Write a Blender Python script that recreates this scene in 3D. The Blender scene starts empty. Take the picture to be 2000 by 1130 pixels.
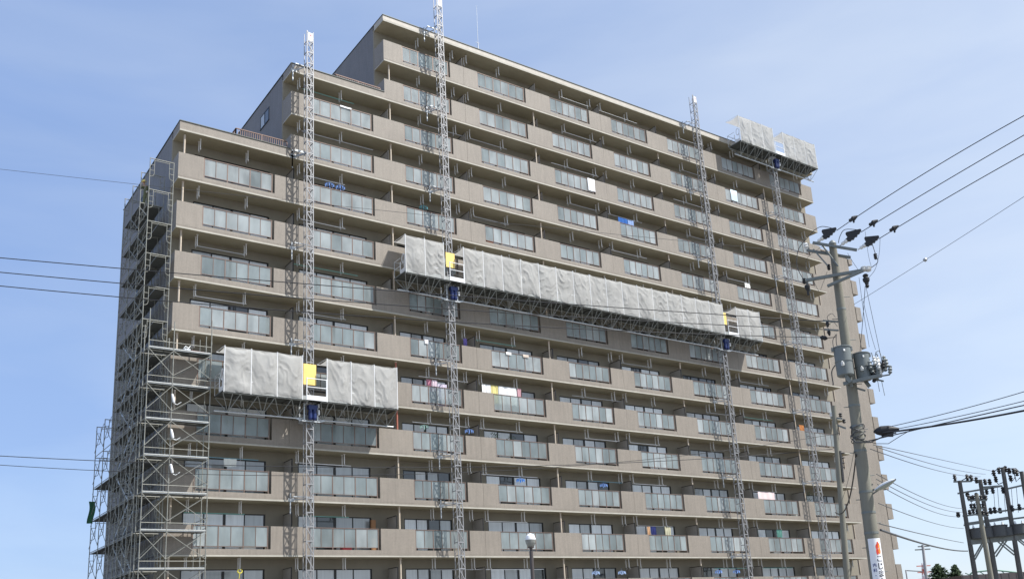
import bpy, bmesh, math, random
from mathutils import Vector, Matrix, noise
S = bpy.context.scene
COL = S.collection
rng = random.Random(7)
R = math.radians

# ------------------------------------------------------------------ camera, sky, sun, exposure
CAMP = Vector((0.0, -47.859, 1.6))
F_PX, YAW, PITCH, ROLL, PPY = 1845.3, R(35.549), R(15.019), R(-3.25), 189.12
fw = Vector((math.sin(YAW)*math.cos(PITCH), math.cos(YAW)*math.cos(PITCH), math.sin(PITCH)))
rt0 = Vector((math.cos(YAW), -math.sin(YAW), 0)); up0 = rt0.cross(fw)
rt = rt0*math.cos(ROLL) + up0*math.sin(ROLL); up = -rt0*math.sin(ROLL) + up0*math.cos(ROLL)
cam = bpy.data.cameras.new("camera"); camo = bpy.data.objects.new("camera", cam); COL.objects.link(camo)
camo.matrix_world = Matrix(((rt.x, up.x, -fw.x, CAMP.x), (rt.y, up.y, -fw.y, CAMP.y), (rt.z, up.z, -fw.z, CAMP.z), (0, 0, 0, 1)))
cam.sensor_width = 36.0; cam.lens = F_PX/2000*36; cam.shift_y = PPY/2000
cam.clip_start = 0.1; cam.clip_end = 6000
S.camera = camo

SUN_AZ, SUN_EL = 39.0, 53.0          # degrees right of the facade normal / above the horizon
w = bpy.data.worlds.new("World"); S.world = w; w.use_nodes = True
nt = w.node_tree; nt.nodes.clear()
out = nt.nodes.new("ShaderNodeOutputWorld"); bg = nt.nodes.new("ShaderNodeBackground")
sky = nt.nodes.new("ShaderNodeTexSky"); sky.sky_type = 'NISHITA'; sky.sun_disc = False
sky.sun_elevation = R(SUN_EL); sky.sun_rotation = R(180-SUN_AZ); sky.air_density = 1.0; sky.dust_density = 0.5; sky.ozone_density = 3.0
tc = nt.nodes.new("ShaderNodeTexCoord"); mp = nt.nodes.new("ShaderNodeMapping"); mp.inputs["Scale"].default_value = (1.2, 1.2, 5.0); mp.inputs["Rotation"].default_value = (0.25, 0.0, 0.3)
nz = nt.nodes.new("ShaderNodeTexNoise"); nz.inputs["Scale"].default_value = 2.1; nz.inputs["Detail"].default_value = 7; nz.inputs["Roughness"].default_value = 0.55
rp = nt.nodes.new("ShaderNodeValToRGB"); rp.color_ramp.elements[0].position = 0.40; rp.color_ramp.elements[1].position = 0.78
rp.color_ramp.elements[0].color = (0.66, 0.66, 0.66, 1); rp.color_ramp.elements[1].color = (0.80, 0.80, 0.80, 1)
mx = nt.nodes.new("ShaderNodeMix"); mx.data_type = 'RGBA'
mx.inputs[7].default_value = (2.45, 3.25, 4.85, 1)        # thin even haze of high cloud
nt.links.new(tc.outputs["Generated"], mp.inputs["Vector"]); nt.links.new(mp.outputs[0], nz.inputs["Vector"]); nt.links.new(nz.outputs["Fac"], rp.inputs[0])
dotn = nt.nodes.new("ShaderNodeVectorMath"); dotn.operation = 'DOT_PRODUCT'; dotn.inputs[1].default_value = (math.sin(R(180-SUN_AZ)), math.cos(R(180-SUN_AZ)), -0.25)
nt.links.new(tc.outputs["Generated"], dotn.inputs[0])
nz2 = nt.nodes.new("ShaderNodeTexNoise"); nz2.inputs["Scale"].default_value = 3.2; nz2.inputs["Detail"].default_value = 6; nz2.inputs["Distortion"].default_value = 0.6; nt.links.new(mp.outputs[0], nz2.inputs["Vector"])
ma = nt.nodes.new("ShaderNodeMath"); ma.operation = 'MULTIPLY_ADD'; ma.inputs[1].default_value = 0.65; nt.links.new(nz2.outputs["Fac"], ma.inputs[0]); nt.links.new(dotn.outputs["Value"], ma.inputs[2])
mr_ = nt.nodes.new("ShaderNodeMapRange"); mr_.inputs[1].default_value = -0.50; mr_.inputs[2].default_value = 0.57; nt.links.new(ma.outputs[0], mr_.inputs[0])
veil = nt.nodes.new("ShaderNodeMix"); veil.data_type = 'RGBA'; veil.inputs[6].default_value = (1.8, 2.6, 4.5, 1); veil.inputs[7].default_value = (4.05, 4.55, 5.35, 1)
nt.links.new(mr_.outputs[0], veil.inputs[0]); nt.links.new(veil.outputs[2], mx.inputs[7])
nt.links.new(rp.outputs[0], mx.inputs[0]); nt.links.new(sky.outputs[0], mx.inputs[6]); nt.links.new(mx.outputs[2], bg.inputs[0]); nt.links.new(bg.outputs[0], out.inputs[0])
bg.inputs[1].default_value = 0.105

sun = bpy.data.lights.new("sun", 'SUN'); sun.energy = 3.6; sun.angle = R(0.53); sun.color = (1.0, 0.97, 0.92)
suno = bpy.data.objects.new("sun", sun); COL.objects.link(suno)
sd = Vector((math.sin(R(SUN_AZ))*math.cos(R(SUN_EL)), -math.cos(R(SUN_AZ))*math.cos(R(SUN_EL)), math.sin(R(SUN_EL))))
suno.rotation_euler = sd.to_track_quat('Z', 'Y').to_euler(); suno.location = (30, -60, 80)
S.view_settings.view_transform = 'Standard'; S.view_settings.look = 'None'; S.view_settings.exposure = 0.85; S.view_settings.gamma = 1.0
S.cycles.max_bounces = 6; S.cycles.transparent_max_bounces = 12

# ------------------------------------------------------------------ survey helpers (a sighted pixel of the 2000x1130 photo to a point on a real plane)
def ray(px, py):
    return rt*((px-1000)/F_PX) - up*((py-565-PPY)/F_PX) + fw
def at(px, py, y=0.0):
    d = ray(px, py); return CAMP + d*((y-CAMP.y)/d.y)
def atX_(px, py, x):
    d = ray(px, py); return CAMP + d*((x-CAMP.x)/d.x)
def atrange(px, py, rho):
    d = ray(px, py); return CAMP + d*(rho/math.hypot(d.x, d.y))

# ------------------------------------------------------------------ materials
MATS = {}
def mat(name, col, rough=0.7, metal=0.0, var=0.0, scale=3.0, bump=0.0, bscale=40.0, spec=0.5, stretch=None, rnd=0.0):
    m = bpy.data.materials.new(name); m.use_nodes = True; n = m.node_tree; b = n.nodes["Principled BSDF"]
    b.inputs["Roughness"].default_value = rough; b.inputs["Metallic"].default_value = metal; b.inputs["Specular IOR Level"].default_value = spec
    c = (col[0], col[1], col[2], 1); b.inputs["Base Color"].default_value = c
    t = n.nodes.new("ShaderNodeTexCoord"); src = t.outputs["Object"]
    if stretch:
        mpn = n.nodes.new("ShaderNodeMapping"); mpn.inputs["Scale"].default_value = stretch; n.links.new(src, mpn.inputs[0]); src = mpn.outputs[0]
    last = None
    if var > 0:
        z = n.nodes.new("ShaderNodeTexNoise"); z.inputs["Scale"].default_value = scale; z.inputs["Detail"].default_value = 6; z.inputs["Roughness"].default_value = 0.62
        n.links.new(src, z.inputs["Vector"])
        r = n.nodes.new("ShaderNodeMapRange"); r.inputs[1].default_value = 0.25; r.inputs[2].default_value = 0.75; r.inputs[3].default_value = 1-var; r.inputs[4].default_value = 1+var
        n.links.new(z.outputs["Fac"], r.inputs[0])
        h = n.nodes.new("ShaderNodeHueSaturation"); h.inputs["Color"].default_value = c; n.links.new(r.outputs[0], h.inputs["Value"]); last = h
    if rnd > 0:
        oi = n.nodes.new("ShaderNodeObjectInfo"); r2 = n.nodes.new("ShaderNodeMapRange"); r2.inputs[3].default_value = 1-rnd; r2.inputs[4].default_value = 1+rnd
        n.links.new(oi.outputs["Random"], r2.inputs[0]); h2 = n.nodes.new("ShaderNodeHueSaturation"); h2.inputs["Color"].default_value = c
        if last: n.links.new(last.outputs[0], h2.inputs["Color"])
        n.links.new(r2.outputs[0], h2.inputs["Value"]); last = h2
    if last: n.links.new(last.outputs[0], b.inputs["Base Color"])
    if bump > 0:
        z2 = n.nodes.new("ShaderNodeTexNoise"); z2.inputs["Scale"].default_value = bscale; z2.inputs["Detail"].default_value = 4; n.links.new(src, z2.inputs["Vector"])
        bu = n.nodes.new("ShaderNodeBump"); bu.inputs["Strength"].default_value = bump; bu.inputs["Distance"].default_value = 0.02
        n.links.new(z2.outputs["Fac"], bu.inputs["Height"]); n.links.new(bu.outputs[0], b.inputs["Normal"])
    MATS[name] = m; return m

def tile_mat(name, c1, c2, mortar):
    m = bpy.data.materials.new(name); m.use_nodes = True; n = m.node_tree; b = n.nodes["Principled BSDF"]
    L = n.links.new
    t = n.nodes.new("ShaderNodeTexCoord"); sx = n.nodes.new("ShaderNodeSeparateXYZ"); L(t.outputs["Object"], sx.inputs[0])
    ad = n.nodes.new("ShaderNodeMath"); L(sx.outputs[0], ad.inputs[0]); L(sx.outputs[1], ad.inputs[1])
    cb = n.nodes.new("ShaderNodeCombineXYZ"); L(ad.outputs[0], cb.inputs[0]); L(sx.outputs[2], cb.inputs[1])
    br = n.nodes.new("ShaderNodeTexBrick"); L(cb.outputs[0], br.inputs["Vector"])
    br.inputs["Color1"].default_value = (*c1, 1); br.inputs["Color2"].default_value = (*c2, 1); br.inputs["Mortar"].default_value = (*mortar, 1)
    br.inputs["Scale"].default_value = 1; br.inputs["Mortar Size"].default_value = 0.006; br.inputs["Brick Width"].default_value = 0.105; br.inputs["Row Height"].default_value = 0.052; br.inputs["Bias"].default_value = -0.1
    # rain streaks and blotches: noise stretched down the wall
    mp2 = n.nodes.new("ShaderNodeMapping"); mp2.inputs["Scale"].default_value = (2.6, 2.6, 0.35); L(t.outputs["Object"], mp2.inputs[0])
    z = n.nodes.new("ShaderNodeTexNoise"); z.inputs["Scale"].default_value = 1.8; z.inputs["Detail"].default_value = 8; z.inputs["Roughness"].default_value = 0.65; L(mp2.outputs[0], z.inputs["Vector"])
    z3 = n.nodes.new("ShaderNodeTexNoise"); z3.inputs["Scale"].default_value = 0.35; z3.inputs["Detail"].default_value = 4; L(t.outputs["Object"], z3.inputs["Vector"])
    mr = n.nodes.new("ShaderNodeMapRange"); mr.inputs[1].default_value = 0.3; mr.inputs[2].default_value = 0.7; mr.inputs[3].default_value = 0.88; mr.inputs[4].default_value = 1.08; L(z.outputs["Fac"], mr.inputs[0])
    mr3 = n.nodes.new("ShaderNodeMapRange"); mr3.inputs[1].default_value = 0.3; mr3.inputs[2].default_value = 0.7; mr3.inputs[3].default_value = 0.93; mr3.inputs[4].default_value = 1.06; L(z3.outputs["Fac"], mr3.inputs[0])
    mu = n.nodes.new("ShaderNodeMath"); mu.operation = 'MULTIPLY'; L(mr.outputs[0], mu.inputs[0]); L(mr3.outputs[0], mu.inputs[1])
    mp4 = n.nodes.new("ShaderNodeMapping"); mp4.inputs["Scale"].default_value = (9.0, 9.0, 0.22); L(t.outputs["Object"], mp4.inputs[0])
    z4 = n.nodes.new("ShaderNodeTexNoise"); z4.inputs["Scale"].default_value = 1.5; z4.inputs["Detail"].default_value = 3; L(mp4.outputs[0], z4.inputs["Vector"])
    mr4 = n.nodes.new("ShaderNodeMapRange"); mr4.inputs[1].default_value = 0.35; mr4.inputs[2].default_value = 0.7; mr4.inputs[3].default_value = 0.96; mr4.inputs[4].default_value = 1.04; L(z4.outputs["Fac"], mr4.inputs[0])
    mu2 = n.nodes.new("ShaderNodeMath"); mu2.operation = 'MULTIPLY'; L(mu.outputs[0], mu2.inputs[0]); L(mr4.outputs[0], mu2.inputs[1])
    h = n.nodes.new("ShaderNodeHueSaturation"); L(br.outputs["Color"], h.inputs["Color"]); L(mu2.outputs[0], h.inputs["Value"]); L(h.outputs[0], b.inputs["Base Color"])
    b.inputs["Roughness"].default_value = 0.6
    bu = n.nodes.new("ShaderNodeBump"); bu.inputs["Strength"].default_value = 0.25; bu.inputs["Distance"].default_value = 0.01; bu.invert = True
    L(br.outputs["Fac"], bu.inputs["Height"]); L(bu.outputs[0], b.inputs["Normal"])
    return m

def glass_mat(name, col=(0.58, 0.64, 0.645), clear=0.44):
    """frosted balustrade glass: milky diffuse body, part see-through, sky gloss on top"""
    m = bpy.data.materials.new(name); m.use_nodes = True; n = m.node_tree; L = n.links.new; n.nodes.clear()
    o = n.nodes.new("ShaderNodeOutputMaterial")
    oi = n.nodes.new("ShaderNodeObjectInfo"); t = n.nodes.new("ShaderNodeTexCoord")
    mpn = n.nodes.new("ShaderNodeMapping"); mpn.inputs["Scale"].default_value = (1.3, 1.3, 0.5); L(t.outputs["Object"], mpn.inputs[0])
    cmb = n.nodes.new("ShaderNodeMath"); cmb.operation = 'MULTIPLY'; cmb.inputs[1].default_value = 37.0; L(oi.outputs["Random"], cmb.inputs[0])
    z = n.nodes.new("ShaderNodeTexNoise"); z.noise_dimensions = '4D'; z.inputs["Scale"].default_value = 1.1; z.inputs["Detail"].default_value = 3
    L(mpn.outputs[0], z.inputs["Vector"]); L(cmb.outputs[0], z.inputs["W"])
    mr = n.nodes.new("ShaderNodeMapRange"); mr.inputs[1].default_value = 0.3; mr.inputs[2].default_value = 0.7; mr.inputs[3].default_value = 0.62; mr.inputs[4].default_value = 1.14; L(z.outputs["Fac"], mr.inputs[0])
    h = n.nodes.new("ShaderNodeHueSaturation"); h.inputs["Color"].default_value = (*col, 1); L(mr.outputs[0], h.inputs["Value"])
    d = n.nodes.new("ShaderNodeBsdfDiffuse"); L(h.outputs[0], d.inputs["Color"])
    tl = n.nodes.new("ShaderNodeBsdfTranslucent"); tl.inputs["Color"].default_value = (0.55, 0.66, 0.66, 1)
    m1 = n.nodes.new("ShaderNodeMixShader"); m1.inputs[0].default_value = 0.35; L(d.outputs[0], m1.inputs[1]); L(tl.outputs[0], m1.inputs[2])
    tr = n.nodes.new("ShaderNodeBsdfTransparent"); tr.inputs["Color"].default_value = (0.85, 0.905, 0.905, 1)
    m2 = n.nodes.new("ShaderNodeMixShader"); m2.inputs[0].default_value = clear; L(m1.outputs[0], m2.inputs[1]); L(tr.outputs[0], m2.inputs[2])
    g = n.nodes.new("ShaderNodeBsdfGlossy"); g.inputs["Roughness"].default_value = 0.12
    fr = n.nodes.new("ShaderNodeFresnel"); fr.inputs["IOR"].default_value = 1.33
    m3 = n.nodes.new("ShaderNodeMixShader"); L(fr.outputs[0], m3.inputs[0]); L(m2.outputs[0], m3.inputs[1]); L(g.outputs[0], m3.inputs[2]); L(m3.outputs[0], o.inputs[0])
    return m

def cloth_mat(name, col, trans=0.3, bump=0.0):
    m = bpy.data.materials.new(name); m.use_nodes = True; n = m.node_tree; L = n.links.new; n.nodes.clear()
    o = n.nodes.new("ShaderNodeOutputMaterial"); t = n.nodes.new("ShaderNodeTexCoord")
    z = n.nodes.new("ShaderNodeTexNoise"); z.inputs["Scale"].default_value = 1.1; z.inputs["Detail"].default_value = 7; L(t.outputs["Object"], z.inputs["Vector"])
    mr = n.nodes.new("ShaderNodeMapRange"); mr.inputs[1].default_value = 0.3; mr.inputs[2].default_value = 0.7; mr.inputs[3].default_value = 0.86; mr.inputs[4].default_value = 1.08; L(z.outputs["Fac"], mr.inputs[0])
    h = n.nodes.new("ShaderNodeHueSaturation"); h.inputs["Color"].default_value = (*col, 1); L(mr.outputs[0], h.inputs["Value"])
    d = n.nodes.new("ShaderNodeBsdfDiffuse"); L(h.outputs[0], d.inputs[0]); tl = n.nodes.new("ShaderNodeBsdfTranslucent"); L(h.outputs[0], tl.inputs[0])
    mx_ = n.nodes.new("ShaderNodeMixShader"); mx_.inputs[0].default_value = trans; L(d.outputs[0], mx_.inputs[1]); L(tl.outputs[0], mx_.inputs[2]); L(mx_.outputs[0], o.inputs[0])
    if bump:
        z2 = n.nodes.new("ShaderNodeTexNoise"); z2.inputs["Scale"].default_value = 5.0; z2.inputs["Detail"].default_value = 5; z2.inputs["Distortion"].default_value = 0.8; L(t.outputs["Object"], z2.inputs["Vector"])
        bu = n.nodes.new("ShaderNodeBump"); bu.inputs["Strength"].default_value = bump; bu.inputs["Distance"].default_value = 0.04; L(z2.outputs["Fac"], bu.inputs["Height"]); L(bu.outputs[0], d.inputs["Normal"])
    return m

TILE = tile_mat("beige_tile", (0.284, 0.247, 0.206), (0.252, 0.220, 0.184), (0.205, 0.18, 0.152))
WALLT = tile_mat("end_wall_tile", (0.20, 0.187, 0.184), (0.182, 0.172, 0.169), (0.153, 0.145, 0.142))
BACKW = mat("balcony_wall_paint", (0.25, 0.225, 0.178), 0.85, var=0.12, scale=0.9, stretch=(1, 1, 0.5))
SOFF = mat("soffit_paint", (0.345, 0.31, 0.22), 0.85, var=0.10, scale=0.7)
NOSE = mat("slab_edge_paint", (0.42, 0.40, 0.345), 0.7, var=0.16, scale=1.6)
FASC = mat("roof_fascia_paint", (0.46, 0.42, 0.365), 0.6, var=0.14, scale=1.4, stretch=(2, 2, 0.6))
COPE = mat("coping_metal", (0.10, 0.11, 0.10), 0.5, 0.4)
GLASS = [glass_mat("frosted_glass"), glass_mat("frosted_glass_pale", (0.71, 0.755, 0.76), 0.34), glass_mat("frosted_glass_grey", (0.50, 0.56, 0.565), 0.50), glass_mat("frosted_glass_clearer", (0.58, 0.635, 0.63), 0.54)]
BRONZE = mat("bronze_aluminium", (0.19, 0.135, 0.11), 0.4, 0.35, var=0.1)
DARK = mat("dark_sash_metal", (0.022, 0.020, 0.019), 0.35, 0.3)
P_WHITE = mat("window_over_white_curtain", (0.74, 0.76, 0.77), 0.16, spec=1.0, var=0.12, scale=1.4, stretch=(7, 7, 0.2), rnd=0.25)
P_GREY = mat("window_over_sheer_curtain", (0.42, 0.44, 0.445), 0.12, spec=1.0, var=0.14, scale=1.2, stretch=(6, 6, 0.2), rnd=0.2)
P_DARK = mat("window_over_dark_room", (0.04, 0.043, 0.043), 0.06, spec=1.0, var=0.3)
SCREEN = mat("partition_board", (0.36, 0.33, 0.29), 0.7, var=0.1)
PIPE = mat("downpipe_paint", (0.52, 0.44, 0.35), 0.55, var=0.15, scale=4)
PIPE_RED = mat("primer_red_paint", (0.38, 0.13, 0.09), 0.6)
STEEL = mat("galvanised_steel", (0.50, 0.52, 0.53), 0.45, 0.55, var=0.14, scale=6)
MASTM = mat("zinc_lattice", (0.29, 0.292, 0.30), 0.5, 0.3, var=0.25, scale=5)
TUBE = mat("scaffold_tube", (0.27, 0.27, 0.24), 0.5, 0.35, var=0.22, scale=5)
TRUSS = mat("truss_steel", (0.30, 0.31, 0.295), 0.55, 0.3, var=0.2, scale=6)
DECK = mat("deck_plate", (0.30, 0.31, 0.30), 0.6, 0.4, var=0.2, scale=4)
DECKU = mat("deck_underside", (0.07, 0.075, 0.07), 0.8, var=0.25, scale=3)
TARP = cloth_mat("grey_sheeting", (0.56, 0.555, 0.535), 0.38, 0.35)
BLUEP = mat("blue_machine_paint", (0.012, 0.026, 0.12), 0.4, var=0.2)
YELL = mat("yellow_board", (0.84, 0.62, 0.19), 0.6, var=0.12, scale=3)
WHITEP = mat("white_paint", (0.78, 0.79, 0.80), 0.5, var=0.05)
RUBBER = mat("black_cable", (0.018, 0.018, 0.020), 0.55)
CABG = mat("grey_cable", (0.06, 0.062, 0.066), 0.6)
CONC = mat("spun_concrete", (0.215, 0.205, 0.165), 0.85, var=0.16, scale=1.2, bump=0.2, stretch=(3, 3, 0.6))
TRANS = mat("transformer_paint", (0.17, 0.19, 0.19), 0.5, var=0.12, scale=2)
PORC = mat("porcelain", (0.74, 0.74, 0.72), 0.2)
ARM = mat("crossarm_steel", (0.20, 0.215, 0.205), 0.6, 0.4, var=0.2, scale=8)
BRKM = mat("bracket_enamel", (0.62, 0.61, 0.59), 0.45, var=0.12, scale=6)
FENCE = mat("terrace_railing_metal", (0.185, 0.115, 0.09), 0.5, 0.2, var=0.1)

# ------------------------------------------------------------------ mesh builder
ORG = {}
class MB:
    def __init__(s): s.v = []; s.f = []; s.m = []; s.sm = []
    def add(s, vs, fs, mi=0, smooth=False):
        o = len(s.v); s.v += [Vector(v) for v in vs]
        for f in fs: s.f.append([i+o for i in f]); s.m.append(mi); s.sm.append(smooth)
    def box(s, x0, x1, y0, y1, z0, z1, mi=0, under=None):
        vs = [(x0, y0, z0), (x1, y0, z0), (x1, y1, z0), (x0, y1, z0), (x0, y0, z1), (x1, y0, z1), (x1, y1, z1), (x0, y1, z1)]
        s.add(vs, [(4, 5, 6, 7), (0, 1, 5, 4), (1, 2, 6, 5), (2, 3, 7, 6), (3, 0, 4, 7)], mi)
        s.add(vs, [(3, 2, 1, 0)], mi if under is None else under)
    def bar(s, a, b, w_, h=None, mi=0, ref=None):
        a = Vector(a); b = Vector(b); h = h or w_; d = (b-a)
        if d.length < 1e-6: return
        d.normalize(); r_ = Vector(ref) if ref else (Vector((0, 0, 1)) if abs(d.z) < 0.9 else Vector((0, 1, 0)))
        u = d.cross(r_).normalized(); v = u.cross(d).normalized(); u = u*w_/2; v = v*h/2
        s.add([a-u-v, a+u-v, a+u+v, a-u+v, b-u-v, b+u-v, b+u+v, b-u+v], [(3, 2, 1, 0), (4, 5, 6, 7), (0, 1, 5, 4), (1, 2, 6, 5), (2, 3, 7, 6), (3, 0, 4, 7)], mi)
    def tube(s, pts, r, n=6, mi=0, r1=None):
        pts = [Vector(p) for p in pts]; N = len(pts); vs = []; pu = None
        for i, p in enumerate(pts):
            d = (pts[min(i+1, N-1)]-pts[max(i-1, 0)]).normalized()
            if pu is None:
                q = Vector((0, 0, 1)) if abs(d.z) < 0.9 else Vector((1, 0, 0)); u = d.cross(q).normalized()
            else:
                u = (pu-d*pu.dot(d)).normalized()
            pu = u; v = d.cross(u); rr = r if r1 is None else r+(r1-r)*i/(N-1)
            vs += [p+(u*math.cos(2*math.pi*k/n)+v*math.sin(2*math.pi*k/n))*rr for k in range(n)]
        fs = [(i*n+k, i*n+(k+1) % n, (i+1)*n+(k+1) % n, (i+1)*n+k) for i in range(N-1) for k in range(n)]
        s.add(vs, fs, mi, n > 4)
        s.add(vs[:n], [tuple(range(n))[::-1]], mi); s.add(vs[-n:], [tuple(range(n))], mi)
    def lathe(s, base, axis, prof, n=12, mi=0):
        base = Vector(base); d = Vector(axis).normalized(); q = Vector((0, 0, 1)) if abs(d.z) < 0.9 else Vector((1, 0, 0)); u = d.cross(q).normalized(); v = d.cross(u)
        vs = []
        for t, r in prof: vs += [base+d*t+(u*math.cos(2*math.pi*k/n)+v*math.sin(2*math.pi*k/n))*max(r, 1e-4) for k in range(n)]
        for i in range(len(prof)-1): s.add(vs[i*n:(i+2)*n], [(k, (k+1) % n, n+(k+1) % n, n+k) for k in range(n)], mi, True)
        s.add(vs[:n], [tuple(range(n))[::-1]], mi); s.add(vs[-n:], [tuple(range(n))], mi)
    def grid(s, fn, nu, nv, mi=0):
        vs = [fn(i/nu, j/nv) for j in range(nv+1) for i in range(nu+1)]
        s.add(vs, [(j*(nu+1)+i, j*(nu+1)+i+1, (j+1)*(nu+1)+i+1, (j+1)*(nu+1)+i) for j in range(nv) for i in range(nu)], mi, True)
    def build(s, name, mats, parent=None, org=None, **props):
        if parent is not None: o_ = ORG[parent.name]
        elif org is not None: o_ = Vector(org)
        else:
            xs = [v.x for v in s.v]; ys = [v.y for v in s.v]; o_ = Vector(((min(xs)+max(xs))/2, (min(ys)+max(ys))/2, min(v.z for v in s.v)))
        me = bpy.data.meshes.new(name)
        me.from_pydata([tuple(v-o_) for v in s.v], [], s.f)
        for m_ in (mats if isinstance(mats, (list, tuple)) else [mats]): me.materials.append(m_)
        me.polygons.foreach_set("material_index", s.m); me.polygons.foreach_set("use_smooth", s.sm); me.update()
        ob = bpy.data.objects.new(name, me); COL.objects.link(ob)
        if parent is not None: ob.parent = parent; ORG[ob.name] = o_
        else: ob.location = o_; ORG[ob.name] = o_
        for k, v in props.items(): ob[k] = v
        return ob
def tag(o, label, cat, group=None):
    o["label"] = label; o["category"] = cat
    if group: o["group"] = group
    return o
def thing(name, label, cat, loc, group=None):
    o = bpy.data.objects.new(name, None); COL.objects.link(o); o.location = loc; o.empty_display_size = 0.3
    ORG[o.name] = Vector(loc); return tag(o, label, cat, group)
def place(ob, parent, off=(0, 0, 0)):
    """a copy of a part (shared mesh) under the same or another thing, moved by off"""
    c = ob.copy(); COL.objects.link(c); c.parent = parent; c.location = Vector(ob.location)+Vector(off); return c

# ------------------------------------------------------------------ ground
g = MB(); g.box(-900, 1500, -700, 2200, -0.5, 0.0)
g.build("ground", mat("gravel_lot", (0.20, 0.19, 0.17), 0.95, var=0.2, scale=0.4), org=(0, 0, 0), kind="structure")
g = MB(); g.box(-300, 600, -44, -36.5, 0.004, 0.008)
g.build("road", mat("asphalt", (0.055, 0.055, 0.058), 0.9, var=0.15, scale=2), org=(0, -40, 0), kind="structure")

# ------------------------------------------------------------------ apartment building
FH = 2.9
def ZT(r): return 8.07+(12-r)*FH          # top of the balustrade on balcony row r (1 = top row)
XL, XM, XT, XR, XW = 12.73, 19.15, 25.44, 68.95, 69.45
DB = 1.3                                   # balcony depth
BAYS = [(14.11, 18.19), (20.30, 24.60), (26.80, 30.50), (32.71, 36.85), (39.03, 42.77), (44.94, 48.67), (50.86, 54.75), (57.15, 61.27), (63.18, 67.41)]
WINS = [(13.96, 18.37), (20.20, 24.67), (26.80, 30.10), (32.71, 37.0), (39.07, 42.92), (45.03, 48.79), (51.19, 54.80), (57.60, 61.38), (64.03, 67.65)]
BOUND = [19.40, 25.70, 31.60, 37.85, 43.92, 49.88, 56.20, 62.25]
POSTS = [13.08, 25.92, 37.62, 49.92, 62.45]
def x_left(r): return XT if r <= 2 else (XM if r <= 4 else XL)
def bays(r): return [i for i in range(9) if BAYS[i][0] > x_left(r)-0.1]

B = thing("apartment_building", "fourteen storey beige tiled apartment block with stepped roofline under renovation", "building", (41, 6, 0))
# shells behind the balconies (three stepped blocks) and the roof caps
m = MB()
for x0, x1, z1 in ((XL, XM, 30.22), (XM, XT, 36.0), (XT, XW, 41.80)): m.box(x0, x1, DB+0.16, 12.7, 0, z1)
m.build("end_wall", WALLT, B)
m = MB()
for r in range(1, 15):
    z0, z1 = ZT(r)-1.40, ZT(r)+0.80
    xl = x_left(r)
    xs = [xl]+[v for i in bays(r) for v in WINS[i]]+[XW]
    for k in range(0, len(xs), 2): m.box(xs[k], xs[k+1], DB, DB+0.158, z0, z1)
    m.box(xl, XW, DB, DB+0.158, z1, ZT(r)+1.50)
m.build("facade_wall", BACKW, B)
m = MB()
for x0, x1, zb, zt_, f0 in ((XL, XM+0.1, 29.69, 30.32, 29.78), (XM, XT+0.1, 35.49, 36.10, 35.58), (XT, XW, 41.38, 41.87, 41.52)):
    last = x1 == XW
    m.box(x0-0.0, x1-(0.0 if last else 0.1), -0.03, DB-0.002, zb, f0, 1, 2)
    m.box(x0, x1-(0.0 if last else 0.1), 0.0, DB-0.002, f0+0.002, zt_-0.04, 0 if last else 4)
    m.box(x0-0.03, x1-(0.0 if last else 0.1), -0.04, 0.25, zt_-0.038, zt_, 3)
    m.box(x0-0.03, x0+0.2, 0.25, 12.75, zt_-0.038, zt_, 3)
    if last: m.box(x1-0.2, x1+0.03, 0.25, 12.75, zt_-0.038, zt_, 3)
m.build("roof", [FASC, NOSE, SOFF, COPE, TILE], B)
# balconies, one part per row
for r in range(1, 15):
    zt, xl = ZT(r), x_left(r); m = MB(); pz = zt-1.40; TH = 0.15
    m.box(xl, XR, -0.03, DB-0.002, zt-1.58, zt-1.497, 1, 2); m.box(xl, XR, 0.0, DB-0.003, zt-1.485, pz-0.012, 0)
    m.box(xl+0.01, XR-0.01, 0.012, DB-0.004, zt-1.497, zt-1.485, 3); m.box(xl+0.01, XR-0.01, 0.006, DB-0.004, pz-0.012, pz, 0)  # first box: dark strip colours in the thin shadow line above the slab edge
    ix = bays(r); xs = [xl]+[v for i in ix for v in BAYS[i]]+[XR]
    for k in range(0, len(xs), 2):
        x0, x1 = xs[k], xs[k+1]
        jt = [j for j in (19.16, 31.6, 43.9, 56.2) if x0+0.2 < j < x1-0.2]
        cuts = [x0]+jt+[x1]
        for c in range(len(cuts)-1): m.box(cuts[c]+(0.006 if c else 0), cuts[c+1]-(0.006 if c < len(cuts)-2 else 0), 0, TH, pz, zt, 0)
        for j in jt: m.box(j-0.006, j+0.006, 0.02, TH, pz, zt-0.01, 3)
    for i in ix: m.box(BAYS[i][0], BAYS[i][1], 0.003, TH-0.01, pz, zt-1.197, 0)
    for xe in (xl, XR-TH): m.box(xe, xe+TH, TH, DB-0.004, pz, zt, 0)
    m.build("balcony", [TILE, NOSE, SOFF, DARK], B)
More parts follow.
